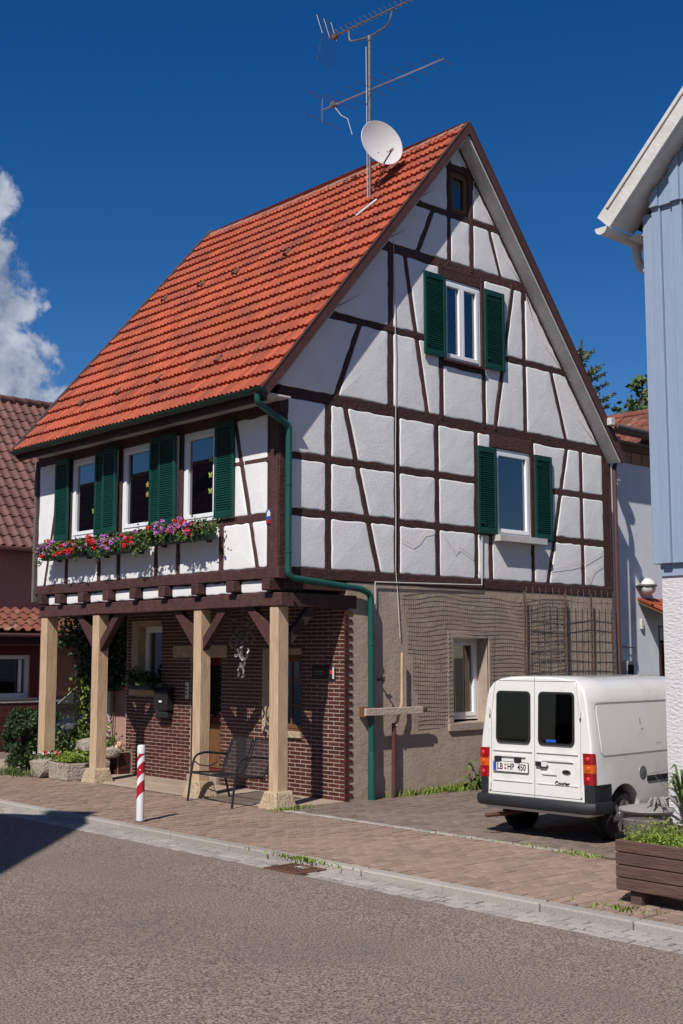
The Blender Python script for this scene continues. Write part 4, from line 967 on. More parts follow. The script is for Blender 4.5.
for sg in (-1, 1):
    q = MB(); out = []
    pth = [(.335, .779), (.10, .781), (.02, .772), (-.012, .745), (-.012, .668)]
    vs = [(x, sg*(y), z) for z in (.42, .622) for x, y in pth]+[(x+(.03 if k > 2 else 0), sg*(y-.03), z) for z in (.42, .622) for k, (x, y) in enumerate(pth)]
    k = len(pth)
    fs = [(j, j+1, k+j+1, k+j) for j in range(k-1)]+[(2*k+j, 3*k+j, 3*k+j+1, 2*k+j+1) for j in range(k-1)]+[(k+j, k+j+1, 3*k+j+1, 3*k+j) for j in range(k-1)]+[(0, k, 3*k, 2*k), (k-1, 3*k-1, 4*k-1, 2*k-1)]
    q.add(vs, fs).build('corner_guard', 'bumper', VAN)
    # tail lamp in bands
    host = None
    for (z0, z1, mm) in ((.628, .745, 'redlamp'), (.748, .835, 'amber'), (.838, .952, 'redlamp')):
        pth = [(.045, .783), (.008, .778), (-.010, .760), (-.012, .668)]; k = len(pth)
        lean = 0
        vs = [(x, sg*(y-max(0, z-.9)*.1), z) for z in (z0, z1) for x, y in pth]+[(x+.03 if x < 0 else x, sg*(y-.04), z) for z in (z0, z1) for x, y in pth]
        fs = [(j, j+1, k+j+1, k+j) for j in range(k-1)]+[(k+j, k+j+1, 3*k+j+1, 3*k+j) for j in range(k-1)]+[(j, 2*k+j, 2*k+j+1, j+1) for j in range(k-1)]+[(0, k, 3*k, 2*k), (k-1, 3*k-1, 4*k-1, 2*k-1)]
        lp = MB().add(vs, fs).build('tail_lamp' if host is None else 'lamp_lens', mm, VAN if host is None else host, smooth=50)
        host = host or lp
        zc = (z0+z1)/2
        if mm == 'redlamp': MB().lathe([(.026, 0), (.021, .006), (.0, .008)], (-.013, sg*.714, zc), (-1, 0, 0), 12, cap=False).build('reflector', 'redlamp2', host, smooth=True)
        else: MB().lathe([(.028, 0), (.022, .006), (.0, .008)], (-.013, sg*.714, zc), (-1, 0, 0), 12, cap=False).build('reflector', 'amber', host, smooth=True)
# rear windows with black seals
for sg in (-1, 1):
    o_ = [(sg*abs(a), b) for a, b in rrect(.055, .535, 1.015, 1.585, .055)]; i_ = [(sg*abs(a), b) for a, b in rrect(.077, .513, 1.037, 1.563, .045)]
    q = MB(); ringcut(q, o_, i_, REAR, -.01, .008); sl_ = q.build('window_seal', 'black', VAN)
    MB().prism(i_, REAR, -.006, .002).build('rear_window', 'vanglass', sl_)
    MB().prism([(sg*abs(a), b) for a, b in rrect(.06, .53, 1.02, 1.58, .05)], REAR, -.012, -.0085).build('window_backing', 'dark', sl_)
part('window_sticker', 'blue', VAN, (-.002, -.0045, -.30, -.17, 1.045, 1.075))
# pressed lines on the doors
for sg in (-1, 1):
    for z in (.93, .60): MB().prism([(sg*.03, z-.004), (sg*.58, z-.004), (sg*.58, z+.005), (sg*.03, z+.005)], REAR, -.002, .0045).build('door_crease', 'white', VAN)
    for z in (1.36, .53): MB().tube([(-.01, sg*.622, z-.04), (-.01, sg*.622, z+.04)], .012, 8).build('door_hinge', 'white', VAN)
MB().prism([(.10, .845), (.52, .845), (.50, .862), (.12, .862)], REAR, -.002, .010).build('door_crease', 'white', VAN)
MB().prism([(.12, .70), (.30, .70), (.30, .715), (.10, .715)], REAR, -.002, .008).build('door_crease', 'white', VAN)
MB().prism([(-.55, .865), (-.12, .865), (-.12, .882), (-.55, .882)], REAR, -.002, .010).build('door_crease', 'white', VAN)
# handle
h_ = MB().prism(rrect(.035, .185, .765, .835, .03), REAR, -.002, .006).build('door_handle', 'white', VAN)
MB().prism([(.03, .785), (.10, .785), (.10, .835), (.03, .835)], REAR, .006, .022).build('handle_grip', 'black', h_); MB().tube([REAR(.09, .775, .014), REAR(.17, .775, .014), REAR(.19, .80, .010)], .009, 6).build('handle_bar', 'bumper', h_)
# number plate on the left door with its two lamps
pl = MB().prism(rrect(-.575, -.075, .695, .810, .012), REAR, .004, .012).build('number_plate', 'ink', VAN)
MB().prism(rrect(-.570, -.080, .700, .805, .010), REAR, .012, .0135).build('plate_face', 'plate', pl)
MB().prism([(-.566, .704), (-.522, .704), (-.522, .801), (-.566, .801)], REAR, .0135, .0145).build('plate_euro_band', 'blue', pl)
textmesh('plate_lettering', 'LB', .098, 'ink', pl, .001, (-.0150, .470, .752), (R_(90), 0, R_(-90)), .80, .0015)
textmesh('plate_lettering', 'HP', .098, 'ink', pl, .001, (-.0150, .318, .752), (R_(90), 0, R_(-90)), .80, .0015)
textmesh('plate_lettering', '450', .098, 'ink', pl, .001, (-.0150, .165, .752), (R_(90), 0, R_(-90)), .80, .0015)
for z, mm in ((.775, 'gold'), (.735, 'signred')): MB().lathe([(.014, 0), (.014, .001)], (-.0140, .395, z), (-1, 0, 0), 10).build('plate_seal', mm, pl)
for a in (-.50, -.22): MB().prism(rrect(a-.04, a+.04, .812, .862, .012), REAR, .0, .03).build('plate_lamp', 'black', VAN)
# oval badge and script
ov = MB().prism([(.43+.056*math.cos(t), .742+.023*math.sin(t)) for t in [2*math.pi*k/24 for k in range(24)]], REAR, -.002, .006).build('oval_badge', 'silver', VAN)
MB().prism([(.43+.050*math.cos(t), .742+.018*math.sin(t)) for t in [2*math.pi*k/24 for k in range(24)]], REAR, .006, .0075).build('badge_field', 'ink', ov)
textmesh('model_lettering', 'Courier', .062, 'ink', VAN, .002, (-.004, -.375, .618), (R_(90), 0, R_(-90)), .95, .0012)
# flank: fuel cap, rubbing strip, side windows, mirrors, windscreen
MB().lathe([(.075, 0), (.075, .006), (.060, .010), (.0, .012)], (.98, -.772, .70), (0, -1, 0), 24, cap=False).build('fuel_cap', 'silver', VAN, smooth=30)
for sg in (-1, 1):
    part('rubbing_strip', 'bumper', VAN, (1.06, 2.06, sg*.770, sg*.786, .60, .66), bevel=.006); part('rubbing_strip', 'bumper', VAN, (2.12, 3.0, sg*.768, sg*.786, .60, .66), bevel=.006)
    MB().prism([(2.16, 1.02), (2.98, 1.02), (2.62, 1.46), (2.16, 1.46)], sidem(sg), .001, .005).build('side_window', 'ink', VAN)
    part('wing_mirror', 'black', VAN, (2.78, 2.90, sg*.78, sg*.94, 1.02, 1.16), bevel=.03)
    part('door_handle', 'bumper', VAN, (2.18, 2.32, sg*.772, sg*.792, .84, .88), bevel=.006)
    part('headlamp', 'headlight', VAN, (3.80, 3.93, sg*.38, sg*.66, .62, .78), bevel=.02)
MB().add([(2.66, -.56, 1.60), (2.66, .56, 1.60), (3.10, .66, 1.08), (3.10, -.66, 1.08)], [(0, 1, 2, 3)]).build('windscreen', 'ink', VAN)
for x, z, w2, h2 in ((1.00, 1.22, .035, .07), (1.02, 1.16, .05, .02), (1.55, 1.02, .06, .05), (1.30, 1.0, .12, .008)): MB().prism([(x, z), (x+w2, z+.006), (x+w2*.8, z+h2), (x+.01, z+h2*.9)], sidem(-1), .0005, .0016).build('scuff', 'granite', VAN)
MB().tube([(.55, .42, .24), (.10, .52, .22), (-.12, .60, .215)], .025, 8).build('exhaust_pipe', 'rust', VAN)

# ------------------------------------------------------------------ blue boarded house on the right
RB = thing('blue_boarded_house', 'house with pale blue boarded upper wall over rough white stucco at the right edge', 'house')
XB, YB = .40, -5.545
part('stucco_wall', 'stucco', RB, (XB, 9.0, -13.0, YB, .32, 2.74)); part('plinth', 'beigeplinth', RB, (XB-.012, 9.0, -13.0, YB+.012, -.1, .318))
part('upper_wall', 'blueboard', RB, (XB-.02, 9.0, -13.0, YB+.0, 2.74, 6.42))
rzr = lambda y: 6.33+(-5.34-y)*1.02          # roof underside along the gable
RIDY = -9.27
MB().prism([(YB, 6.3), (-13, 6.3), (RIDY, rzr(RIDY)-.3), ], lambda a, b, d: (XB-.02+d, a, b), 0, 8.6).build('gable_core', 'blueboard', RB)
# vertical boards, each lapping the next, in two tiers
y = YB+.055; k = 0
while y > -7.6:
    wd = [.125, .10, .14, .11][k % 4]; pr = .028 if k % 2 else .0
    z1 = min(6.56, rzr(y)-.02)
    part('board', 'blueboard', RB, (XB-.07-pr, XB-.021, y-wd+.004, y, 2.86, z1), bevel=.004)
    ztop = min(rzr(y), rzr(y-wd+.003))
    if ztop > 6.6:
        yb0, yb1 = y, y-wd+.003
        MB().prism([(yb0, 6.50), (yb1, 6.50), (yb1, rzr(yb1)), (yb0, max(6.52, rzr(yb0)))], lambda a, b, d: (XB-.021-d, a, b), 0, .09+pr).build('upper_board', 'blueboard', RB)
    y -= wd; k += 1
for k in range(10):   # boards on the flank facing the driveway
    part('board', 'blueboard', RB, (XB-.02+k*.22, XB-.02+k*.22+.216, YB+.0, YB+.05+(.02 if k % 2 else 0), 2.86, 6.34), bevel=.004)
# roof: slab, white verge board, tiles on edge, gutter with swan neck
def rbr(y0, z0, y1, z1, x0, x1, th, name, m):
    d = Vector((y1-y0, z1-z0)).normalized(); nn = Vector((-d.y, d.x));
    if nn.y < 0: nn = -nn
    MB().hexa([(x0,y0,z0),(x1,y0,z0),(x1,y1,z1),(x0,y1,z1)]+[(x, y+nn.x*th, z+nn.y*th) for x, y, z in ((x0,y0,z0),(x1,y0,z0),(x1,y1,z1),(x0,y1,z1))]).build(name, m, RB)
ev = (-5.30, 6.36); rg = (RIDY, rzr(RIDY)+.03)
rbr(ev[0], ev[1]+.05, rg[0], rg[1]+.05, .09, 9.2, .10, 'roof', 'browntile')
rbr(-13.4, ev[1]+.05, rg[0], rg[1]+.05, .09, 9.2, .10, 'roof', 'browntile')
rbr(ev[0]+.02, ev[1]-.03, rg[0], rg[1]-.03, .04, .085, .20, 'verge_board', 'whitewood')
rbr(ev[0]+.02, ev[1]+.175, rg[0], rg[1]+.175, .02, .12, .035, 'verge_strip', 'whitewood')
rbr(ev[0], ev[1]-.02, rg[0], rg[1]-.02, .086, XB+.05, .045, 'verge_soffit', 'whitewood')
part('eaves_soffit', 'whitewood', RB, (.36, 9, YB-.05, -5.30, 6.27, 6.30))
g = MB(); vs = []; m_ = 9
for x in (-.02, 9.2):
    for rr in (.075, .067):
        for j in range(m_): t = math.pi*j/(m_-1); vs.append((x, -5.22-math.cos(t)*rr, 6.33-math.sin(t)*rr))
fs = [(j, j+1, 2*m_+j+1, 2*m_+j) for j in range(m_-1)]+[(m_+j, 3*m_+j, 3*m_+j+1, m_+j+1) for j in range(m_-1)]+[(0, m_, 3*m_, 2*m_), (m_-1, 3*m_-1, 4*m_-1, 2*m_-1), tuple(range(m_))]
g.add(vs, fs).build('gutter', 'whitewood', RB, smooth=40)
MB().tube(arcpts([(.62, -5.22, 6.28), (.62, -5.22, 6.10), (.62, -5.32, 5.98), (.62, -5.45, 5.96)], .12), .05, 10).build('swan_neck', 'whitewood', RB, smooth=40)

# ------------------------------------------------------------------ pale neighbour behind the van
NB = thing('pale_neighbour_house', 'pale stuccoed house with brown gutter between the gable and the blue boards', 'house')
NY = .55
part('wall', 'stucco2', NB, (7.46, 9.62, NY, 4, -.1, 5.92), (9.62, 10.4, NY, 4, 2.52, 4.04), (9.62, 10.4, NY, 4, 5.30, 5.92), (10.4, 16, NY, 4, -.1, 5.92))
part('eaves_band', 'oldwood', NB, (7.6, 16, NY-.06, NY+.1, 5.72, 5.86)); 
for k in range(14): part('eaves_brick', 'ochrewall', NB, (8.2+k*.34, 8.2+k*.34+.31, NY-.03, NY+.05, 5.50, 5.715), bevel=.006)
ws = part('window', 'oldwood', NB, (9.62, 9.70, NY+.04, NY+.12, 4.06, 5.30), (10.3, 10.4, NY+.04, NY+.12, 4.06, 5.30), (9.70, 10.3, NY+.04, NY+.12, 5.2, 5.3), (9.7, 10.3, NY+.04, NY+.12, 4.06, 4.16))
part('pane', 'glass', ws, (9.68, 10.32, NY+.08, NY+.085, 4.1, 5.25)); part('window_picture', 'yellowish', ws, (9.66, 10.32, NY+.12, NY+.13, 4.12, 4.62)); part('room_back', 'dark', ws, (9.62, 10.4, NY+.6, NY+.62, 4.0, 5.3)); part('sill', 'stucco2', ws, (9.58, 10.44, NY-.06, NY+.1, 3.95, 4.045))
nd = part('door', 'dark', NB, (9.62, 10.4, NY+.3, NY+.35, 0, 2.4)); part('door_frame', 'oldwood', nd, (9.62, 9.70, NY+.02, NY+.3, 0, 2.52)); part('roller_box', 'soffit', nd, (9.70, 10.4, NY+.04, NY+.3, 2.25, 2.50))
for k in range(4): part('door_slat', 'ochrewall', nd, (9.8+k*.14, 9.86+k*.14, NY+.27, NY+.3, .2, 2.2))
lamp = MB().lathe([(.05, 0), (.12, .02), (.165, .09), (.165, .13), (.11, .22), (.0, .26)], (9.12, NY-.02, 3.22), (0.1, -1, 0), 18, cap=False).build('wall_lamp', 'lampglass', NB, smooth=True)
MB().lathe([(.17, 0), (.185, .012), (.185, .03), (.17, .04)], (9.12, NY-.12, 3.22), (0, -.0, 1), 18).build('lamp_ring', 'dullmetal', lamp); MB().tube([(8.95, NY, 3.22), (8.95, NY-.10, 3.22), (9.12, NY-.12, 3.22)], .02, 6).build('lamp_arm', 'blackmetal', lamp)
CX0 = 9.0
cn = MB().hexa([(CX0,NY-.62,2.66),(10.6,NY-.62,2.66),(10.6,NY,2.92),(CX0,NY,2.92),(CX0,NY-.62,2.70),(10.6,NY-.62,2.70),(10.6,NY,2.98),(CX0,NY,2.98)]).build('door_canopy', 'oldwood', NB)
for k in range(5):
    for r_ in range(2):
        x = CX0-.02+k*.26; MB().hexa([(x,NY-.66+r_*.32,2.71+r_*.135),(x+.25,NY-.66+r_*.32,2.71+r_*.135),(x+.25,NY-.30+r_*.32,2.86+r_*.135),(x,NY-.30+r_*.32,2.86+r_*.135),(x,NY-.66+r_*.32,2.75+r_*.135),(x+.25,NY-.66+r_*.32,2.735+r_*.135),(x+.25,NY-.30+r_*.32,2.885+r_*.135),(x,NY-.30+r_*.32,2.9+r_*.135)]).build('canopy_tile', 'tile', cn)
part('alarm_box', 'soffit', NB, (9.02, 9.10, NY-.05, NY, 2.44, 2.62), bevel=.01)
mbx = part('meter_box', 'soffit', NB, (8.38, 8.62, NY-.14, NY, 1.50, 1.86), bevel=.01); part('meter_window', 'dark', mbx, (8.41, 8.59, NY-.147, NY-.139, 1.55, 1.80))
MB().tube([(8.45, NY-.01, 2.12), (8.70, NY-.1, 2.10), (8.72, NY-.1, 1.95)], .012, 5).build('wall_bracket', 'dullmetal', NB)
nr = MB().hexa([(7.75,NY-.30,5.98),(16,NY-.30,5.98),(16,NY+3.4,8.2),(7.75,NY+3.4,8.2),(7.75,NY-.30,6.06),(16,NY-.30,6.06),(16,NY+3.4,8.28),(7.75,NY+3.4,8.28)])
nr = MB().hexa([(7.75,NY-.30,5.96),(16,NY-.30,5.96),(16,NY+1.1,6.38),(7.75,NY+1.1,6.38),(7.75,NY-.30,6.02),(16,NY-.30,6.02),(16,NY+1.1,6.46),(7.75,NY+1.1,6.46)]).build('roof', 'oldwood', NB)
for k in range(26):
    x = 7.8+k*.23; q = MB(); vs = []
    for (yy, zz, s) in ((NY-.34, 6.04, 1), (NY+.25, 6.22, .9)):
        for j in range(6): t = math.pi*j/5; vs.append((x+.115-math.cos(t)*.105*s, yy, zz+math.sin(t)*.06*s))
    q.add(vs, [(j, j+1, 7+j, 6+j) for j in range(5)]+[tuple(range(6))]).build('roof_tile', 'tile', nr, smooth=40, fixn=False)
g = MB(); vs = []
for x in (7.74, 16):
    for rr in (.07, .062):
        for j in range(m_): t = math.pi*j/(m_-1); vs.append((x, NY-.38-math.cos(t)*rr, 5.97-math.sin(t)*rr))
g.add(vs, fs).build('gutter', 'brownpipe', NB, smooth=40)
MB().tube([(8.0, NY-.32, 6.06), (9.1, NY-.34, 6.05)], .05, 8).build('snow_pipe', 'dullmetal', NB)
# farther mossy roof with its ridge along the village street
FB = thing('old_red_barn', 'barn with a mossy weathered red tile roof behind the pale house', 'barn')
part('wall', 'stucco2', FB, (9.6, 15.6, 1.9, 9.5, -.1, 5.6))
rr_ = MB()
for j in range(8):
    for k in range(34):
        f0, f1 = j/8, (j+1.25)/8; y0 = 1.0+k*.25
        if y0 > 9.4: continue
        x0, x1 = 9.9+2.1*f0, 9.9+2.1*f1; z0, z1 = 5.5+1.62*f0, 5.5+1.62*f1; e = random.uniform(0, .03)
        rr_.hexa([(x0,y0,z0+.02),(x1,y0,z1-.01),(x1,y0+.235,z1-.01),(x0,y0+.235,z0+.02),(x0,y0,z0+.06+e),(x1,y0,z1+.02),(x1,y0+.235,z1+.02),(x0,y0+.235,z0+.05+e)])
fr_ = MB().hexa([(9.9,1.0,5.45),(12.0,1.0,7.06),(12.0,9.5,7.06),(9.9,9.5,5.45),(9.9,1.0,5.5),(12.0,1.0,7.12),(12.0,9.5,7.12),(9.9,9.5,5.5)]); fr_.hexa([(12.0,1.0,7.06),(15.6,1.0,5.3),(15.6,9.5,5.3),(12.0,9.5,7.06),(12.0,1.0,7.12),(15.6,1.0,5.36),(15.6,9.5,5.36),(12.0,9.5,7.12)])
fr_ = fr_.build('roof', 'mosstile', FB); tag(rr_.build('roof_tiles', 'mosstile', fr_), kind='stuff')
for k in range(24): MB().tube([(12.0, 1.0+k*.35, 7.12), (12.0, 1.0+k*.35+.37, 7.13)], [.11, .095], 8).build('ridge_tile', 'mosstile', fr_)

# ------------------------------------------------------------------ brown-roofed house up the street
LH = thing('brown_roofed_house', 'house with brown tiled roof and pinkish walls at the left edge', 'house')
LY = 12.0
part('upper_wall', 'pinkwall', LH, (-.3, 9, LY, LY+7, 2.3, 4.42))
part('lower_wall', 'ochrewall', LH, (-.3, 1.62, LY-.8, LY+2, 1.0, 2.42), (2.42, 3.55, LY-.8, LY+2, 1.0, 2.42), (1.62, 2.42, LY-.8, LY+2, 1.97, 2.42)); part('lower_wall', 'maroon', LH, (4.6, 9, LY-.4, LY+2, -.1, 2.42))
pln = part('brick_plinth', 'mortar', LH, (-.3, 3.55, LY-.82, LY-.5, -.1, .985))
q = MB()
for r_ in range(7):
    for k in range(19):
        x = -.2+k*.2-(r_ % 2)*.1; q.box(x, x+.185, LY-.838, LY-.8, .0+r_*.14, .0+r_*.14+.122)
tag(q.build('plinth_tiles', 'brick', pln), kind='stuff')
part('plinth_cap', 'soffit', LH, (-.3, 3.57, LY-.86, LY-.78, .988, 1.03))
lw = part('window', 'upvc', LH, (1.62, 1.70, LY-.72, LY-.62, 1.08, 1.97), (2.34, 2.42, LY-.72, LY-.62, 1.08, 1.97), (1.70, 2.34, LY-.72, LY-.62, 1.89, 1.97), (1.70, 2.34, LY-.72, LY-.62, 1.08, 1.18))
part('pane', 'glass', lw, (1.66, 2.4, LY-.66, LY-.655, 1.1, 1.95)); part('room_back', 'dark', lw, (1.5, 2.7, LY+.0, LY+.02, 1.0, 2.0))
part('window_surround', 'maroon', lw, (2.42, 2.60, LY-.812, LY-.78, .99+.05, 2.16), (1.4, 2.42, LY-.812, LY-.78, 1.97, 2.16)); part('sill', 'soffit', lw, (1.4, 2.56, LY-.87, LY-.7, 1.02+.025, 1.078))
part('opener', 'upvc', lw, (2.18, 2.24, LY-.74, LY-.70, 1.2, 1.88))
def tiled(host, u0, u1, y0, z0, y1, z1, tw, ex, m, nmax, name, vis):
    ln = math.hypot(y1-y0, z1-z0); c, s = (y1-y0)/ln, (z1-z0)/ln; nrow = int(ln/ex); ncol = int((u1-u0)/tw); prof = [(0, .0), (.10, .002), (.30, -.004), (.48, .006), (.62, .045), (.78, .058), (.92, .042), (1.0, .004)]; n = len(prof)
    vs = [(p*tw*1.03, -.04, h+.035) for p, h in prof]+[(p*tw*1.03, ex+.03, h+.004) for p, h in prof]+[(p*tw*1.03, -.035, h+.008) for p, h in prof]
    fs = [(i, i+1, n+i+1, n+i) for i in range(n-1)]+[(2*n+i, 2*n+i+1, i+1, i) for i in range(n-1)]
    me = MB().add(vs, fs).mesh(name, smooth=50, fixn=False); me.materials.append(M[m]); T = Matrix(((1, 0, 0), (0, c, -s), (0, s, c))); rest = MB(); cnt = 0
    for r_ in range(nrow):
        for k in range(ncol):
            p = Vector((u0+k*tw, y0+c*ex*r_, z0+s*ex*r_))
            if vis(p) and cnt < nmax:
                o = bpy.data.objects.new(name, me); COL.objects.link(o); o.parent = host; o.matrix_local = Matrix.Translation(p) @ T.to_4x4(); cnt += 1
            else: rest.add([T @ Vector(v)+p for v in vs], fs)
    if rest.v: tag(obj('distant_'+name+'s', rest.mesh('distant', smooth=50, fixn=False), m, host), kind='stuff')
RZ0, RZ1 = 4.30, 8.30
lr = MB().hexa([(-.3,LY-.35,RZ0-.12),(9,LY-.35,RZ0-.12),(9,LY+3.4,RZ1-.12),(-.3,LY+3.4,RZ1-.12),(-.3,LY-.35,RZ0-.01),(9,LY-.35,RZ0-.01),(9,LY+3.4,RZ1-.01),(-.3,LY+3.4,RZ1-.01)]); lr.hexa([(-.3,LY+3.4,RZ1-.12),(9,LY+3.4,RZ1-.12),(9,LY+7.2,RZ0-.12),(-.3,LY+7.2,RZ0-.12),(-.3,LY+3.4,RZ1-.01),(9,LY+3.4,RZ1-.01),(9,LY+7.2,RZ0-.01),(-.3,LY+7.2,RZ0-.01)])
lr = lr.build('roof', 'browntile', LH)
tiled(lr, -.4, 7.0, LY-.35, RZ0, LY+3.4, RZ1, .235, .335, 'browntile', 290, 'roof_tile', lambda p: 1.6 < p.x < 5.2)
for k in range(26):
    x = -.4+k*.36; MB().tube([(x, LY+3.4, RZ1+.02), (x+.02, LY+3.4, RZ1+.02), (x+.39, LY+3.4, RZ1+.02)], [.135, .12, .105], 10).build('ridge_tile', 'browntile', lr, smooth=40)
part('gutter', 'brownpipe', lr, (-.3, 9, LY-.48, LY-.36, RZ0-.12, RZ0-.01), bevel=.03)
ll_ = MB().hexa([(-.3,LY-1.25,2.35),(4.6,LY-1.25,2.35),(4.6,LY+.02,2.86),(-.3,LY+.02,2.86),(-.3,LY-1.25,2.43),(4.6,LY-1.25,2.43),(4.6,LY+.02,2.94),(-.3,LY+.02,2.94)]).build('lean_to_roof', 'oldwood', LH)
tiled(ll_, -.35, 4.6, LY-1.25, 2.46, LY+.02, 2.97, .235, .335, 'mosstile', 200, 'lean_to_tile', lambda p: 1.2 < p.x < 4.6)
part('lean_to_beam', 'timber', LH, (-.3, 4.6, LY-1.1, LY-.95, 2.2, 2.34)); part('lean_to_gutter', 'brownpipe', LH, (-.3, 4.65, LY-1.38, LY-1.27, 2.34, 2.42), bevel=.03)
part('dark_doorway', 'dark', LH, (3.55, 4.6, LY-.35, LY-.3, -.1, 2.4)); part('side_post', 'maroon', LH, (4.35, 4.5, LY-1.1, LY-.96, -.1, 2.2))
part('railing', 'dullmetal', LH, (3.5, 5.2, LY-1.3, LY-1.27, .95, .98), (3.5, 5.2, LY-1.3, LY-1.27, .5, .52))
# plastered wall that carries on beyond the bricks
sw = thing('brown_side_wall', 'rough reddish brown wall beyond the left end of the clinker bricks', 'wall')
part('wall', 'pinkwall', sw, (1.42, 1.60, 5.53, 6.9, -.05, 2.78)); part('wall_edge', 'dullmetal', sw, (1.36, 1.43, 5.505, 5.56, .35, 1.9))
# house across the street whose gable shades the road, and a longer one that shows in the panes
OA = thing('opposite_gabled_house', 'gabled house across the road whose shadow falls on the asphalt', 'house')
tip = Vector((-1.86, 1.30, .0)); tt = 7.9; ap = tip-Vector((1, .45, -1.185))*tt; gd = Vector((.396, .918, 0)); bk = Vector((-.918, .396, 0)); tau = .95; hw = 4.3
P = lambda a, b, d: tuple(Vector((ap.x, ap.y, 0))+gd*a+bk*d+Vector((0, 0, b)))
ez = ap.z-hw*tau
MB().prism([(-hw+.3, -.1), (hw-.3, -.1), (hw-.3, ez+.15), (0, ap.z-.15), (-hw+.3, ez+.15)], P, .35, 9).build('wall', 'ochrewall', OA)
for sg in (-1, 1): MB().hexa([P(0, ap.z-.16, 0), P(sg*hw, ez-.16, 0), P(sg*hw, ez-.16, 9.4), P(0, ap.z-.16, 9.4), P(0, ap.z, 0), P(sg*hw, ez, 0), P(sg*hw, ez, 9.4), P(0, ap.z, 9.4)]).build('roof', 'browntile', OA)
for a in (-2, 0, 2):
    for z in (1.2, 3.9): MB().prism([(a-.45, z), (a+.45, z), (a+.45, z+1.3), (a-.45, z+1.3)], P, .30, .36).build('window', 'upvc', OA)
OB = thing('opposite_long_house', 'long brown roofed house farther up the road mirrored in the upstairs panes', 'house')
part('wall', 'stucco2', OB, (-17, -10.5, 10, 34, -.1, 4.3)); 
orf = MB().hexa([(-9.9,9.7,4.2),(-14,9.7,8.5),(-14,34,8.5),(-9.9,34,4.2),(-9.9,9.7,4.35),(-14,9.7,8.65),(-14,34,8.65),(-9.9,34,4.35)]); orf.hexa([(-14,9.7,8.5),(-18,9.7,4.2),(-18,34,4.2),(-14,34,8.5),(-14,9.7,8.65),(-18,9.7,4.35),(-18,34,4.35),(-14,34,8.65)]); orf = orf.build('roof', 'browntile', OB)
q = MB()
for r_ in range(16):
    f = r_/16
    for k in range(90):
        y = 9.7+k*.27; x, z = -9.9-4.1*f, 4.36+4.3*f; q.add([(x,y,z+.05),(x,y+.2,z+.01),(x-.27,y+.2,z+.24),(x-.27,y,z+.26),(x+.01,y,z),(x+.01,y+.2,z-.01)], [(0,1,2,3),(4,5,1,0)])
tag(q.build('roof_tiles', 'mosstile', orf), kind='stuff')
for k in range(5): part('window', 'upvc', OB, (-10.52, -10.44, 11+k*4, 12.1+k*4, 1.3, 2.6))
part('chimney', 'brick', OB, (-14.4, -13.7, 19, 19.8, 7.5, 9.2))
OC = thing('opposite_white_house', 'white walled house across the road behind the viewpoint', 'house')
part('wall', 'stucco2', OC, (-2, 9, -34, -26, -.1, 5)); MB().prism([(-34.4, 4.9), (-25.6, 4.9), (-30, 8.6)], lambda a, b, d: (d, a, b), -2.4, 9.4).build('roof', 'mosstile', OC)

# ------------------------------------------------------------------ trees behind the houses
def limb(b, p0, p1, r0, r1, n=5, wob=.08):
    p0, p1 = Vector(p0), Vector(p1); ln = (p1-p0).length; pts = [p0.lerp(p1, i/n)+Vector((random.uniform(-1, 1), random.uniform(-1, 1), random.uniform(-.5, .5)))*(wob*ln/n if 0 < i < n else 0) for i in range(n+1)]
    b.tube(pts, [r0+(r1-r0)*i/n for i in range(n+1)], 7); return pts
def conifer(loc, h, label, lean=0, w0=2.6, seed=0):
    random.seed(seed); t = thing('conifer_tree', label, 'tree', loc); b = MB(); limb(b, (0,0,0), (.1,0,h), .28, .03, 8, .02); b.build('trunk', 'bark', t)
    tips = []; br = MB()
    for k in range(120):
        z = h*(.22+.76*random.random()); a = random.random()*6.28; ln = w0*(1-(z/h))**.8*(.7+.5*random.random())+.25
        e = (math.cos(a)*ln, math.sin(a)*ln, z+ln*.28); br.tube([(0,0,z), (e[0]*.5, e[1]*.5, z+ln*.05), e], [.03, .018, .006], 4)
        m_ = int(60*ln)+8
        for j in range(m_):
            f = .25+.75*random.random(); base = Vector((e[0]*f, e[1]*f, z+ln*(.28*f*f))); sp = .24*ln*(1.05-f)+.05
            tips.append(base+Vector((random.gauss(0, sp*.5), random.gauss(0, sp*.5), -abs(random.gauss(0, sp*.35)))))
    br.build('branches', 'bark', t); tag(leaves('crown', 'conifer', t, tips, .055, 3.2, up=.0), kind=None); return t
def broadleaf(loc, h, r, label, seed, n=2600, size=.17):
    random.seed(seed); t = thing('leafy_tree', label, 'tree', loc); b = MB(); top = h-r; limb(b, (0,0,0), (.1,.1,top), .24, .14, 6, .05); pts = []
    for k in range(16):
        a = random.random()*6.28; el = random.uniform(-.2, 1.1); ln = r*random.uniform(.55, 1.0); e = Vector((math.cos(a)*math.cos(el)*ln, math.sin(a)*math.cos(el)*ln, top+math.sin(el)*ln)); limb(b, (0,0,top*random.uniform(.7, 1)), e, .07, .015, 4, .15)
        pts.append(ball(n//16, e, r*random.uniform(.2, .38), (1, 1, .8), .3))
    b.build('trunk', 'bark', t); leaves('crown', 'leaf', t, np.concatenate(pts), size); return t
conifer((19.4, 9.4, 0), 11.5, 'feathery conifer rising beside the right slope of the gable roof', seed=3, w0=2.7)
broadleaf((21.6, 8.0, 0), 10.7, 1.3, 'small leafy tree showing above the mossy barn roof next to the blue boards', 5, n=1100, size=.11)
broadleaf((20.4, 9.9, 0), 8.9, 1.3, 'low rounded tree top between the conifer and the mossy roof', 8, n=2600, size=.11)
random.seed(21)

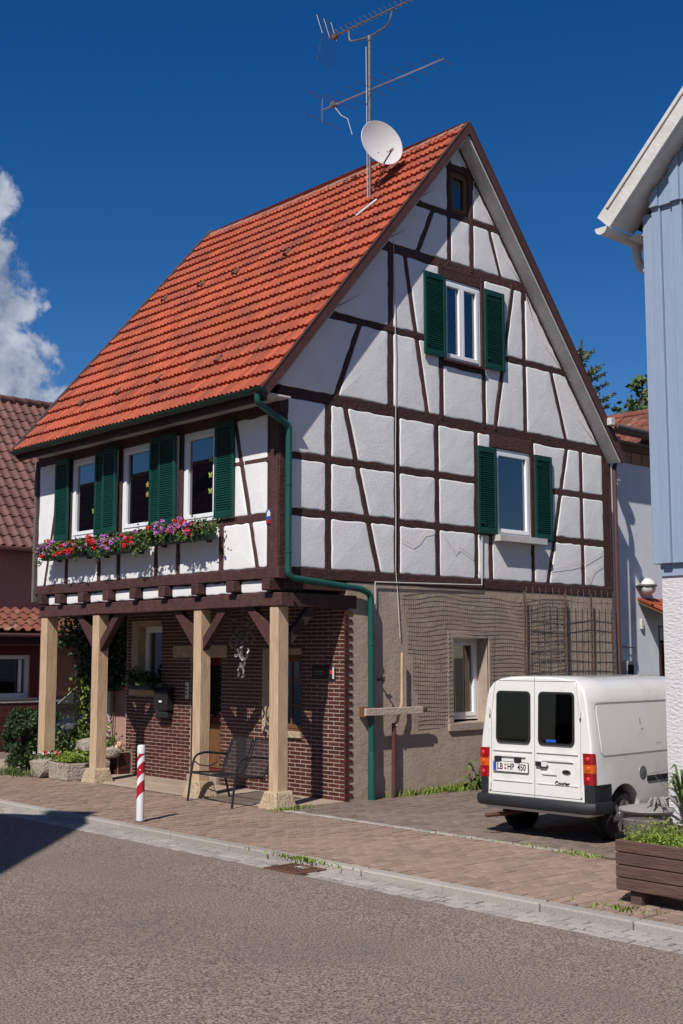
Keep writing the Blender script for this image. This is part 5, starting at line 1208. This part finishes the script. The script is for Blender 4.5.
# ------------------------------------------------------------------ flower boxes under the upstairs windows
def flower_box(y0, y1, zt, label, reds, violets):
    t = thing('flower_box', label, 'flower box', (-.06, (y0+y1)/2, zt-.16), 0, 'flower boxes under the street windows'); h = (y1-y0)/2
    tr = MB(); tr.hexa([(-.06,-h,0),(-.06,h,0),(-.20,h,0),(-.20,-h,0),(-.03,-h,.16),(-.03,h,.16),(-.24,h,.16),(-.24,-h,.16)]); obj('trough', bevelmesh(tr.mesh('trough'), .012), 'boxgreen', t)
    part('bracket', 'blackmetal', t, (.05, -.03, -h*.7, -h*.7+.03, -.02, .02)); part('bracket', 'blackmetal', t, (.05, -.03, h*.7-.03, h*.7, -.02, .02)); part('soil', 'soil', t, (-.22, -.05, -h+.02, h-.02, .14, .155))
    cl = []; y = -h*1.02
    while y < h*1.02:
        cl.append((y, random.uniform(.075, .15), random.uniform(.03, .13), random.uniform(.0, .08))); y += random.uniform(.10, .20)
    P_ = [np.stack([-.15-o_+rng.normal(0, .055, 110), y+rng.normal(0, r_*.75, 110), .13+rng.normal(0, .05, 110)+hh*rng.random(110)], 1) for y, r_, hh, o_ in cl]
    for y, r_, hh, o_ in cl:      # trailing shoots over the rim
        if random.random() < .55:
            k_ = 36; f = rng.random(k_); P_.append(np.stack([-.25-o_*.5+rng.normal(0, .02, k_), y+rng.normal(0, .035, k_), .13-f*random.uniform(.10, .24)], 1))
    leaves('foliage', 'leaf', t, np.concatenate(P_), .036, 1.4)
    for nm, m, cnt, spread in (('red_blossoms', 'petalred', reds, .040), ('violet_blossoms', 'petalviolet', violets, .040), ('pale_blossoms', 'petalpink', violets//2, .028)):
        P_ = []; home = random.sample(cl, max(2, len(cl)*2//3))
        for k in range(cnt):
            y, r_, hh, o_ = random.choice(home); c = np.array([-.23-o_-random.uniform(-.04, .05), y+random.gauss(0, r_*.7), .12+hh*random.uniform(.2, 1.3)+random.triangular(-.14, .12, .03)]); P_.append(ball(40, c, spread*random.uniform(.6, 1.35), (1, 1, .8), .3))
        if P_: tag(leaves(nm, m, t, np.concatenate(P_), .026, 1.1), kind='stuff')
    return t
flower_box(4.50, 5.90, 3.68, 'flower box with mostly red geraniums below the window farthest from the gable', 19, 10)
flower_box(2.98, 4.42, 3.66, 'flower box with red and violet blooms below the middle upstairs window', 13, 15)
flower_box(1.22, 2.86, 3.72, 'flower box with violet petunias and red geraniums below the window nearest the gable', 12, 24)

# ------------------------------------------------------------------ things on and under the arcade
mb_ = thing('letter_box', 'black letter box with white name tag hanging on the clinker wall', 'letter box', (BX, 4.27, 1.08))
part('box_body', 'blackmetal', mb_, (-.13, -.004, -.19, .19, 0, .30), bevel=.008); MB().hexa([(-.15,-.20,.30),(-.004,-.20,.30),(-.004,.20,.30),(-.15,.20,.30),(-.14,-.2,.325),(-.004,-.2,.375),(-.004,.2,.375),(-.14,.2,.325)]).build('lid', 'blackmetal', mb_); part('name_tag', 'plate', mb_, (-.135, -.131, -.04, .04, .13, .16)); part('newspaper_tube', 'black', mb_, (-.12, -.004, -.17, .17, -.13, -.012), bevel=.02)
sg_ = thing('wall_plaque', 'black plaque with a red spot on the clinker wall behind the corner post', 'sign', (BX, .43, 1.63))
part('plaque_board', 'ink', sg_, (-.02, -.006, -.24, .24, 0, .18), bevel=.004); part('plaque_print', 'dullmetal', sg_, (-.0225, -.0195, -.02, .19, .10, .115), (-.0225, -.0195, .02, .19, .06, .072)); part('plaque_edge', 'soffit', sg_, (-.024, -.0195, -.235, -.20, .01, .17)); MB().lathe([(.028, 0), (.028, .003)], (-.020, -.17, .10), (-1, 0, 0), 14).build('red_spot', 'redlamp2', sg_)
# horseshoe chime
ch = thing('horseshoe_chime', 'hanging cluster of iron horseshoes under the arcade beam', 'ornament', (.42, 1.30, 2.46))
def shoe(y, z, s, rot):
    pts = [(random.uniform(-.02, .02), y+s*math.sin(a)*1.0*.8, z-s*math.cos(a)) for a in [R_(35+rot+(290)*k/14) for k in range(15)]]
    MB().tube(pts, .016, 6).build('horseshoe', 'dullmetal', ch, smooth=40)
for y, z, s, r_ in ((.19, -.09, .10, 20), (-.08, -.02, .07, 90), (-.20, -.03, .085, 200), (.20, -.30, .10, 0), (.02, -.24, .085, 170), (-.17, -.25, .08, 10), (.14, -.46, .06, 90), (-.04, -.46, .11, 200), (.03, -.74, .085, 15), (.0, -.60, .07, 120)): shoe(y, z, s, r_)
MB().tube([(0,0,.33),(0,.02,-.2),(0,.0,-.7)], .006, 5).build('chain', 'dullmetal', ch)
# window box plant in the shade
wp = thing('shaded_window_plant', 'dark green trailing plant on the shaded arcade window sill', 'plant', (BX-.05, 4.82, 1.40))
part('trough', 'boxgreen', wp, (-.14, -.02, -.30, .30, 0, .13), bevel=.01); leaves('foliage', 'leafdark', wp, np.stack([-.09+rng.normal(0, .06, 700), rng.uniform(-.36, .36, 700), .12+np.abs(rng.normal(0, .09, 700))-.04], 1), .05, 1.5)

# garden bench: bent black tube with mesh sling, two places
bn = thing('garden_bench', 'black metal two-seat garden bench with mesh backs between the oak posts', 'bench', (-.32, .96, 0), R_(-5))
tb = lambda nm, pts, r=.016: MB().tube(arcpts(pts, .09), r, 8).build(nm, 'blackmetal', bn, smooth=40)
for y in (.56, -.56):
    tb('leg', [(-.05, y, 0), (.0, y, .40), (.05, y, .60), (.20, y, .64), (.58, y, .60)]); tb('leg', [(.62, y, 0), (.50, y, .42), (.66, y, .80)])
for y in (.525, .03, -.03, -.525): tb('seat_rail', [(.0, y, .385), (.46, y, .36), (.52, y, .46), (.655, y, .83)], .013)
tb('cross_bar', [(.0, -.56, .375), (.0, .56, .375)], .014); tb('cross_bar', [(.46, -.56, .345), (.46, .56, .345)], .014)
for a, b in ((.03, .525), (-.525, -.03)):
    tb('back_bar', [(.655, a, .83), (.655, b, .83)], .013)
    pts = [(.0, .395), (.23, .372), (.45, .37), (.525, .47), (.60, .68), (.652, .83)]
    MB().add([(x, y, z) for x, z in pts for y in (a, b)], [(2*i, 2*i+1, 2*i+3, 2*i+2) for i in range(len(pts)-1)]).build('mesh_sling', 'sling', bn, smooth=40)
tb('scroll', [(.42, .56, .50), (.30, .56, .44), (.12, .56, .47), (.05, .56, .52)], .008)

# bollard
bl = thing('striped_bollard', 'red and white banded bollard at the pavement edge', 'bollard', (-1.98, .136, 0))
MB().lathe([(.046, 0), (.046, .86), (.040, .885), (.0, .89)], n=20, cap=False).build('post', 'signwhite', bl, smooth=40)
MB().lathe([(.060, 0), (.060, .012), (.048, .02)], n=20).build('foot_ring', 'dullmetal', bl)
MB().lathe([(.0485, .80), (.0485, .875), (.042, .897), (.0, .902)], n=20, cap=False).build('cap', 'plate', bl, smooth=40)
for z0 in (.30, .52, .73):
    q = MB(); vs = []; m_ = 20; hh = .135 if z0 < .7 else .06
    for j in range(m_+1):
        a = 2*math.pi*j/m_; sl_ = .055*math.sin(a-R_(200)); vs += [(.0472*math.cos(a), .0472*math.sin(a), z0+sl_), (.0472*math.cos(a), .0472*math.sin(a), min(.80, z0+sl_+hh))]
    q.add(vs, [(2*j, 2*j+2, 2*j+3, 2*j+1) for j in range(m_)]).build('red_band', 'signred', bl, smooth=True, fixn=False)
MB().lathe([(.008, 0), (.008, .006)], (-.047*.7, -.047*.7, .61), (-.7, -.7, 0), 8).build('rivet', 'plate', bl)

# stone troughs with flowers, rocks, figurine at the left end
def rock(b, c, s, seed=0, n=10):
    r = random.Random(seed); bm = bmesh.new(); bmesh.ops.create_icosphere(bm, subdivisions=2, radius=1)
    for v in bm.verts:
        k = max(abs(v.co.x), abs(v.co.y), abs(v.co.z)); v.co = v.co.lerp(v.co/k, .62)*(1+r.uniform(-.07, .07)); v.co = Vector((c[0]+v.co.x*s[0], c[1]+v.co.y*s[1], c[2]+v.co.z*s[2]))
    vs = [tuple(v.co) for v in bm.verts]; fs = [tuple(v.index for v in f.verts) for f in bm.faces]; bm.free(); b.add(vs, fs)
ta = thing('stone_trough', 'angular stone trough with green plants beside the oak post foot', 'planter', (.02, 5.22, 0))
hx = [(-.42,-.30),(.05,-.36),(.42,-.20),(.42,.22),(.0,.36),(-.42,.28)]
q = MB(); q.prism(hx, lambda a, b, d: (a*.62, b*1.0, d), 0, .265); obj('trough', bevelmesh(q.mesh('trough'), .02, 2), 'greystone', ta)
q = MB(); q.prism([(a*.8, b*.8) for a, b in hx], lambda a, b, d: (a*.62, b, d), .255, .275); q.build('soil', 'soil', ta); leaves('foliage', 'leafbright', ta, np.stack([rng.normal(0, .11, 900), rng.uniform(-.30, .30, 900), .28+np.abs(rng.normal(0, .06, 900))], 1), .024, 2.6)
tb2 = thing('round_stone_trough', 'rounded pale stone trough with small red and white flowers by the bush', 'planter', (-.12, 5.78, 0))
q = MB(); rock(q, (0, 0, .15), (.24, .26, .17), 4); q.build('trough', 'greystone', tb2, smooth=40); leaves('foliage', 'leaf', tb2, np.stack([rng.normal(0, .10, 260), rng.normal(0, .12, 260), .31+np.abs(rng.normal(0, .03, 260))], 1), .035)
for nm, m in (('red_blossoms', 'petalred'), ('white_blossoms', 'plate')): tag(leaves(nm, m, tb2, np.concatenate([ball(16, (random.gauss(0, .10), random.gauss(0, .13), .38), .022) for _ in range(9)]), .02, 1.1), kind='stuff')
for k, (c, s, lb) in enumerate((((.62, 5.95, .17), (.22, .26, .17), 'squared sandstone block lying behind the angular trough'), ((.70, 5.85, .46), (.20, .24, .12), 'pale block stacked on the stones behind the trough'), ((.62, 5.42, .14), (.18, .18, .14), 'small boulder tucked behind the second oak post foot'), ((.80, 5.30, .37), (.13, .13, .09), 'little stone on top of the low wall by the figurine'))):
    t = thing('garden_stone', lb, 'stone', (c[0], c[1], 0)); q = MB(); rock(q, (0, 0, c[2]), s, k+9); q.build('stone', 'greystone', t, smooth=35)
lw_ = thing('low_brick_planter', 'low dark brick planter wall at the end of the arcade', 'wall', (1.0, 5.55, 0)); 
part('wall_core', 'mortar', lw_, (-.10, .30, -.28, .22, 0, .36))
for r_ in range(4):
    for k in range(3): part('brick', 'brick', lw_, (-.115, -.09, -.275+k*.17, -.275+k*.17+.155, .01+r_*.09, .09+r_*.09))
    part('brick', 'brick', lw_, (-.09, .12, -.295, -.27, .01+r_*.09, .09+r_*.09))
fg = thing('ceramic_piglet', 'small orange and cream ceramic animal figure on the low brick planter', 'figurine', (1.0, 5.50, .36))
q = MB()
for c, s in (((0, -.02, .06), (.06, .09, .055)), ((0, -.12, .12), (.045, .045, .045)),): rock(q, c, s, 3)
q.build('body', 'ceramic', fg, smooth=True); MB().lathe([(.012, 0), (.0, .05)], (.0, -.10, .15), (.2, .1, 1), 6).build('ear', 'ceramic', fg); MB().lathe([(.012, 0), (.0, .05)], (.0, -.14, .15), (.2, -.3, 1), 6).build('ear', 'ceramic', fg)
pl_ = thing('rockery_plants', 'leafy green plants growing among the stones behind the posts', 'plant', (.9, 6.2, 0)); leaves('foliage', 'leaf', pl_, np.stack([rng.normal(0, .22, 1500), rng.normal(.1, .38, 1500), .30+np.abs(rng.normal(0, .19, 1500))], 1), .036, 2.2); MB().tube([(0, .1, 0), (.02, .1, .4), (.1, .15, .6)], .012, 5).build('stem', 'bark', pl_)
# clipped bush
bs = thing('conical_bush', 'bushy green shrub standing at the left end of the arcade', 'bush', (.15, 7.15, 0)); b = MB()
P_ = []
for k in range(60):
    z = random.uniform(.08, .98); rr = .30*(1-((z-.5)/.70)**2)**.5; a = random.random()*6.28; f = random.uniform(.55, 1.0); e = (math.cos(a)*rr*f, math.sin(a)*rr*f, z); b.tube([(0, 0, z*.4), e], [.014, .004], 4); P_.append(ball(130, e, .09, (1, 1, 1.2), .2))
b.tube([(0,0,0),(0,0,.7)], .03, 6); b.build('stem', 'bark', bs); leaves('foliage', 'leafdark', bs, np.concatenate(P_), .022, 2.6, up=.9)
# ivy over the dark passage corner
iv = thing('climbing_ivy', 'dark ivy hanging from the arcade end and trailing down by the second post', 'ivy', (1.3, 6.2, 0)); P_ = []; b = MB()
for (x, y, z0, z1, sp, cnt) in ((.05, .0, 1.35, 2.72, .24, 2400), (.0, .45, 1.7, 2.78, .25, 2100), (.1, -.45, 1.5, 2.7, .16, 1100), (-.35, .65, 2.1, 2.75, .24, 700), (-.25, .15, .5, 1.55, .09, 330), (-.30, .30, 1.0, 1.75, .13, 380), (-.5, .95, .25, .95, .10, 240)):
    zz = rng.uniform(z0, z1, cnt); P_.append(np.stack([x+rng.normal(0, sp, cnt)*.6, y+rng.normal(0, sp, cnt), zz], 1)); b.tube([(x, y, 0), (x+.04, y-.03, (z0+z1)/2), (x, y, z1)], .012, 5)
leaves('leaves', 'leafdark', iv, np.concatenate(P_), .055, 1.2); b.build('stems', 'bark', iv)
leaves('sun_toned_leaves', 'leafbright', iv, np.stack([rng.normal(-.42, .07, 380), rng.normal(.28, .13, 380), rng.uniform(.5, 1.6, 380)], 1), .048, 1.3)  # brighter green stands in for sunlight on this part of the ivy

# dark car in the passage
car = thing('dark_parked_car', 'dark car parked nose out in the shaded passage behind the ivy', 'car', (2.9, 8.7, 0), R_(200))
q = MB(); secx = [(-1.9, .45, .80, .70), (-1.75, .25, .92, .78), (-1.2, .22, 1.0, .82), (-.75, .22, 1.40, .80), (.2, .22, 1.44, .80), (.75, .22, 1.02, .82), (1.4, .22, .93, .82), (1.85, .24, .78, .76), (1.98, .32, .62, .66)]
vs = []
for x, zb, zt, hw_ in secx:
    vs += [(x, -hw_*.94, zb), (x, -hw_, (zb+zt)/2*.95), (x, -hw_*(.95 if zt < 1.05 else .72), zt-.04), (x, -hw_*.5, zt), (x, hw_*.5, zt), (x, hw_*(.95 if zt < 1.05 else .72), zt-.04), (x, hw_, (zb+zt)/2*.95), (x, hw_*.94, zb)]
fs = [(i*8+j, i*8+(j+1) % 8, (i+1)*8+(j+1) % 8, (i+1)*8+j) for i in range(len(secx)-1) for j in range(8)]+[tuple(range(8)), tuple((len(secx)-1)*8+j for j in range(8))]
q.add(vs, fs).build('body', 'carblack', car, smooth=35)
MB().add([(.24, -.55, 1.42), (.24, .55, 1.42), (.74, .70, 1.03), (.74, -.70, 1.03)], [(0, 1, 2, 3)]).build('windscreen', 'ink', car)
for sg in (-1, 1):
    part('headlight', 'headlight', car, (1.80, 1.95, sg*.40, sg*.66, .62, .74), bevel=.02); wheel(car, 1.25, sg*.80, .30, .30, .18, sg); wheel(car, -1.2, sg*.80, .30, .30, .18, sg)
    MB().tube([(.20, sg*.60, 1.44), (.76, sg*.74, 1.02)], .018, 5).build('pillar', 'dullmetal', car)
part('number_plate', 'plate', car, (1.99, 2.0, -.25, .25, .42, .52))

# ------------------------------------------------------------------ gable wall clutter
nt_ = thing('plant_netting', 'brown plastic netting draped over the rendered ground floor wall', 'netting', (0, 0, 0)); q = MB()
def net_y(x, z): return -.035-.012*math.sin(x*2.1+z*1.4)-.006*math.sin(x*5+z*3)
z = 2.93; j = 0
def allowed(x, z): return not (3.36 < x < 4.14 and z < 2.20) and z > (1.06+.12*math.sin(x*4) if x < 3.3 else (.9 if x < 4.4 else .15)) and x > 2.24+.05*math.sin(z*6)+(.18 if z < 2.1 else 0)
while z > .2:
    x = 2.2; run = []
    amp = .005+.003*math.sin(j)
    while x < 6.2:
        zz = z-amp*math.sin(x*7+j*1.9)-.014*math.sin(x*1.9+j*.13)
        if allowed(x, zz): run.append((x, net_y(x, zz), zz))
        else:
            if len(run) > 1: q.tube(run, .0034, 3, cap=False)
            run = []
        x += .11
    if len(run) > 1: q.tube(run, .0034, 3, cap=False)
    z -= .064; j += 1
x = 2.24
while x < 6.15:
    run = []; z = 2.95
    while z > .15:
        xx = x+.006*math.sin(z*8+x*3)
        if allowed(xx, z): run.append((xx, net_y(xx, z)-.003, z))
        else:
            if len(run) > 1: q.tube(run, .0020, 3, cap=False)
            run = []
        z -= .16
    if len(run) > 1: q.tube(run, .0020, 3, cap=False)
    x += .046
tag(q.build('net_strands', 'netting', nt_, fixn=False), kind='stuff')
wg = thing('wire_grid_trellis', 'rusty wire grid fence standing against the wall above the van', 'trellis', (4.95, -.12, 0))
for k in range(15):
    x = k*.166; MB().tube([(x, 0, .1), (x+random.uniform(-.01,.01), random.uniform(-.015, .015), 1.6), (x+random.uniform(-.01, .01), 0, 3.05)], .0055, 5).build('upright_wire', 'dullmetal', wg)
for k in range(17):
    z = .2+k*.165; MB().tube([(-.02, -.008, z), (.8, -.008+random.uniform(-.02, .02), z+random.uniform(-.012, .012)), (1.6, -.008+random.uniform(-.02, .02), z+random.uniform(-.012, .012)), (2.35, -.008, z)], .0055, 5).build('cross_wire', 'dullmetal', wg)
for x in (-.02, 1.02, 1.74, 2.36): MB().tube([(x, .03, 0), (x, .03, 2.98)], .014, 6).build('grid_post', 'rust', wg)
bm2 = thing('bamboo_stake', 'yellowish stake standing in front of the render beside the green downpipe', 'stake', (2.16, -.12, 0)); MB().tube([(-.12, 0, .98), (0, .0, 1.3), (.02, .01, 2.0)], .022, 8).build('stake', 'oak', bm2, smooth=40); MB().tube([(-.14, .03, 0), (-.13, .03, 1.02)], .032, 8).build('lower_pipe', 'brownpipe', bm2, smooth=40)
wb = thing('wall_plank', 'short weathered plank fixed across the render and green downpipe', 'plank', (1.40, -.17, 1.14)); part('plank', 'beigeplinth', wb, (0, 1.12, -.02, .02, 0, .10), bevel=.005); part('plank_end', 'rust', wb, (1.12, 1.22, -.018, .018, .02, .10), bevel=.02); part('batten', 'oldwood', wb, (.04, .10, .02, .16, -.02, .12))
hk = thing('wall_tap', 'small black tap sticking out of the render near the downpipe', 'tap', (1.80, 0, 1.62)); MB().tube([(0, 0, 0), (0, -.14, 0), (-.06, -.16, -.04)], .014, 6).build('spout', 'blackmetal', hk); MB().tube([(-.05, -.10, .03), (.05, -.10, .03)], .012, 6).build('handle', 'blackmetal', hk)
# weeds along walls and kerb
def weeds(label, spots, h, m='leafbright', name='weeds'):
    P_ = []
    for (x, y, sx, sy, n) in spots:
        for _ in range(n): P_.append((x+random.gauss(0, sx), y+random.gauss(0, sy), -.01))
    o = blades(name, m, None, P_, h, .010, .9); return tag(o, label, 'weeds', kind='stuff')
weeds('bright grass and weeds growing along the foot of the rendered wall', [(3.5, -.10, .25, .05, 330), (4.2, -.13, .3, .07, 360), (2.5, -.08, .35, .03, 110), (3.0, -.10, .25, .05, 130)], .10)
weeds('moss and grass around the corner post foot', [(.02, -.18, .12, .03, 120), (.3, -.1, .12, .05, 60)], .05)
weeds('grass tufts in the paving joint by the wooden planter', [(-.05, -4.75, .05, .10, 90), (-.10, -4.95, .06, .06, 70), (-.03, -4.2, .02, .25, 40), (-.03, -3.2, .02, .4, 30), (-2.27, -3.15, .02, .22, 170), (-1.95, -6.6, .06, .15, 90)], .035)
weeds('grass at the foot of the clipped bush', [(-.35, 6.5, .1, .3, 240)], .13, 'leaf')
dw = thing('dry_weed_clump', 'dry brown stalks with green leaves under the ground floor window', 'plant', (4.1, -.16, 0)); q = MB()
for k in range(26): a = random.uniform(-.5, .5); h = random.uniform(.3, .9); q.tube([(random.gauss(0, .2), 0, 0), (a*.3, -.03, h*.6), (a*.8, -.05, h)], [.006, .004, .002], 4)
q.build('stalks', 'straw', dw); leaves('leaves', 'leaf', dw, np.stack([rng.normal(0, .28, 420), rng.normal(-.02, .06, 420), np.abs(rng.normal(.12, .16, 420))], 1), .06, 1.6)

# ------------------------------------------------------------------ wooden planter and pots at the right
wpn = thing('wooden_planter', 'brown weathered plank planter full of bright green groundcover at the kerb', 'planter', (-1.75, -6.44, .09))
PW, PL_ = .52, 1.75
for k in range(4):
    z0, z1 = .015+k*.098, .015+k*.098+.092
    part('plank', 'planter', wpn, (-.02, .012, -PL_, 0, z0, z1), bevel=.006); part('plank', 'planter', wpn, (PW-.012, PW+.02, -PL_, 0, z0, z1), bevel=.006)
    part('end_plank', 'planter', wpn, (.013, PW-.013, -.032, -.001, z0, z1), bevel=.006); part('end_plank', 'planter', wpn, (.013, PW-.013, -PL_+.001, -PL_+.032, z0, z1), bevel=.006)
for y in (-.16, -PL_+.16): part('foot', 'planter', wpn, (.02, PW-.02, y-.05, y+.05, -.09, .012))
part('soil', 'soil', wpn, (.014, PW-.014, -PL_+.034, -.034, .05, .37))
n = 11000; leaves('groundcover', 'leafbright', wpn, np.stack([rng.uniform(.0, PW, n), -rng.uniform(.05, PL_, n), .37+np.abs(rng.normal(0, .05, n))*(1+.6*np.sin(np.arange(n)))], 1), .013, 2.0, up=.8)
blades('grass_blades', 'leafbright', wpn, [(random.uniform(.02, PW), -random.uniform(.08, PL_), .36) for _ in range(500)], .10, .003, .5)
pt = thing('grey_lidded_pot', 'grey round pot with a shallow lid and dried leaves behind the planter', 'pot', (-.15, -5.66, .235))
MB().lathe([(.15, -.235), (.19, -.02), (.225, .14), (.235, .20), (.215, .215), (.225, .27), (.0, .27)], n=24, cap=False).build('pot', 'weathered', pt, smooth=40); MB().lathe([(.24, .262), (.262, .285), (.255, .30), (.12, .33), (.0, .335)], n=26, cap=False).build('lid', 'dullstone', pt, smooth=30)  # body coloured darker than the lid to imitate shade below it
q = MB()
for k in range(9):
    a = random.random()*6.28; q.tube([(random.gauss(0, .06), random.gauss(-.12, .06), .33), (math.cos(a)*.10, -.15+math.sin(a)*.08, .40+random.random()*.03), (math.cos(a)*.2, -.18+math.sin(a)*.14, .34)], [.010, .012, .004], 4)
q.build('dried_leaves', 'dullstone', pt)
yc = thing('spiky_potted_plant', 'spiky green plant with long narrow leaves beside the white stucco', 'plant', (.16, -5.86, 0.0)); MB().lathe([(.13, 0), (.17, .30), (.15, .30), (.0, .27)], n=18, cap=False).build('pot', 'stone', yc, smooth=40)
q = MB(); MB().tube([(0, 0, .25), (0, 0, .62)], .02, 6).build('stem', 'bark', yc)
for k in range(34):
    a = random.random()*6.28; ln = random.uniform(.25, .48); c, s = math.cos(a), math.sin(a); up_ = random.uniform(.1, .32); z0 = random.uniform(.45, .65)
    q.add([(-s*.011, c*.011, z0), (s*.011, -c*.011, z0), (c*ln*.55+s*.012, s*ln*.55-c*.012, z0+up_), (c*ln*.55-s*.012, s*ln*.55+c*.012, z0+up_), (c*ln, s*ln, z0+up_*.75)], [(0, 1, 2, 3), (3, 2, 4)])
q.build('leaves', 'leaf', yc, fixn=False)
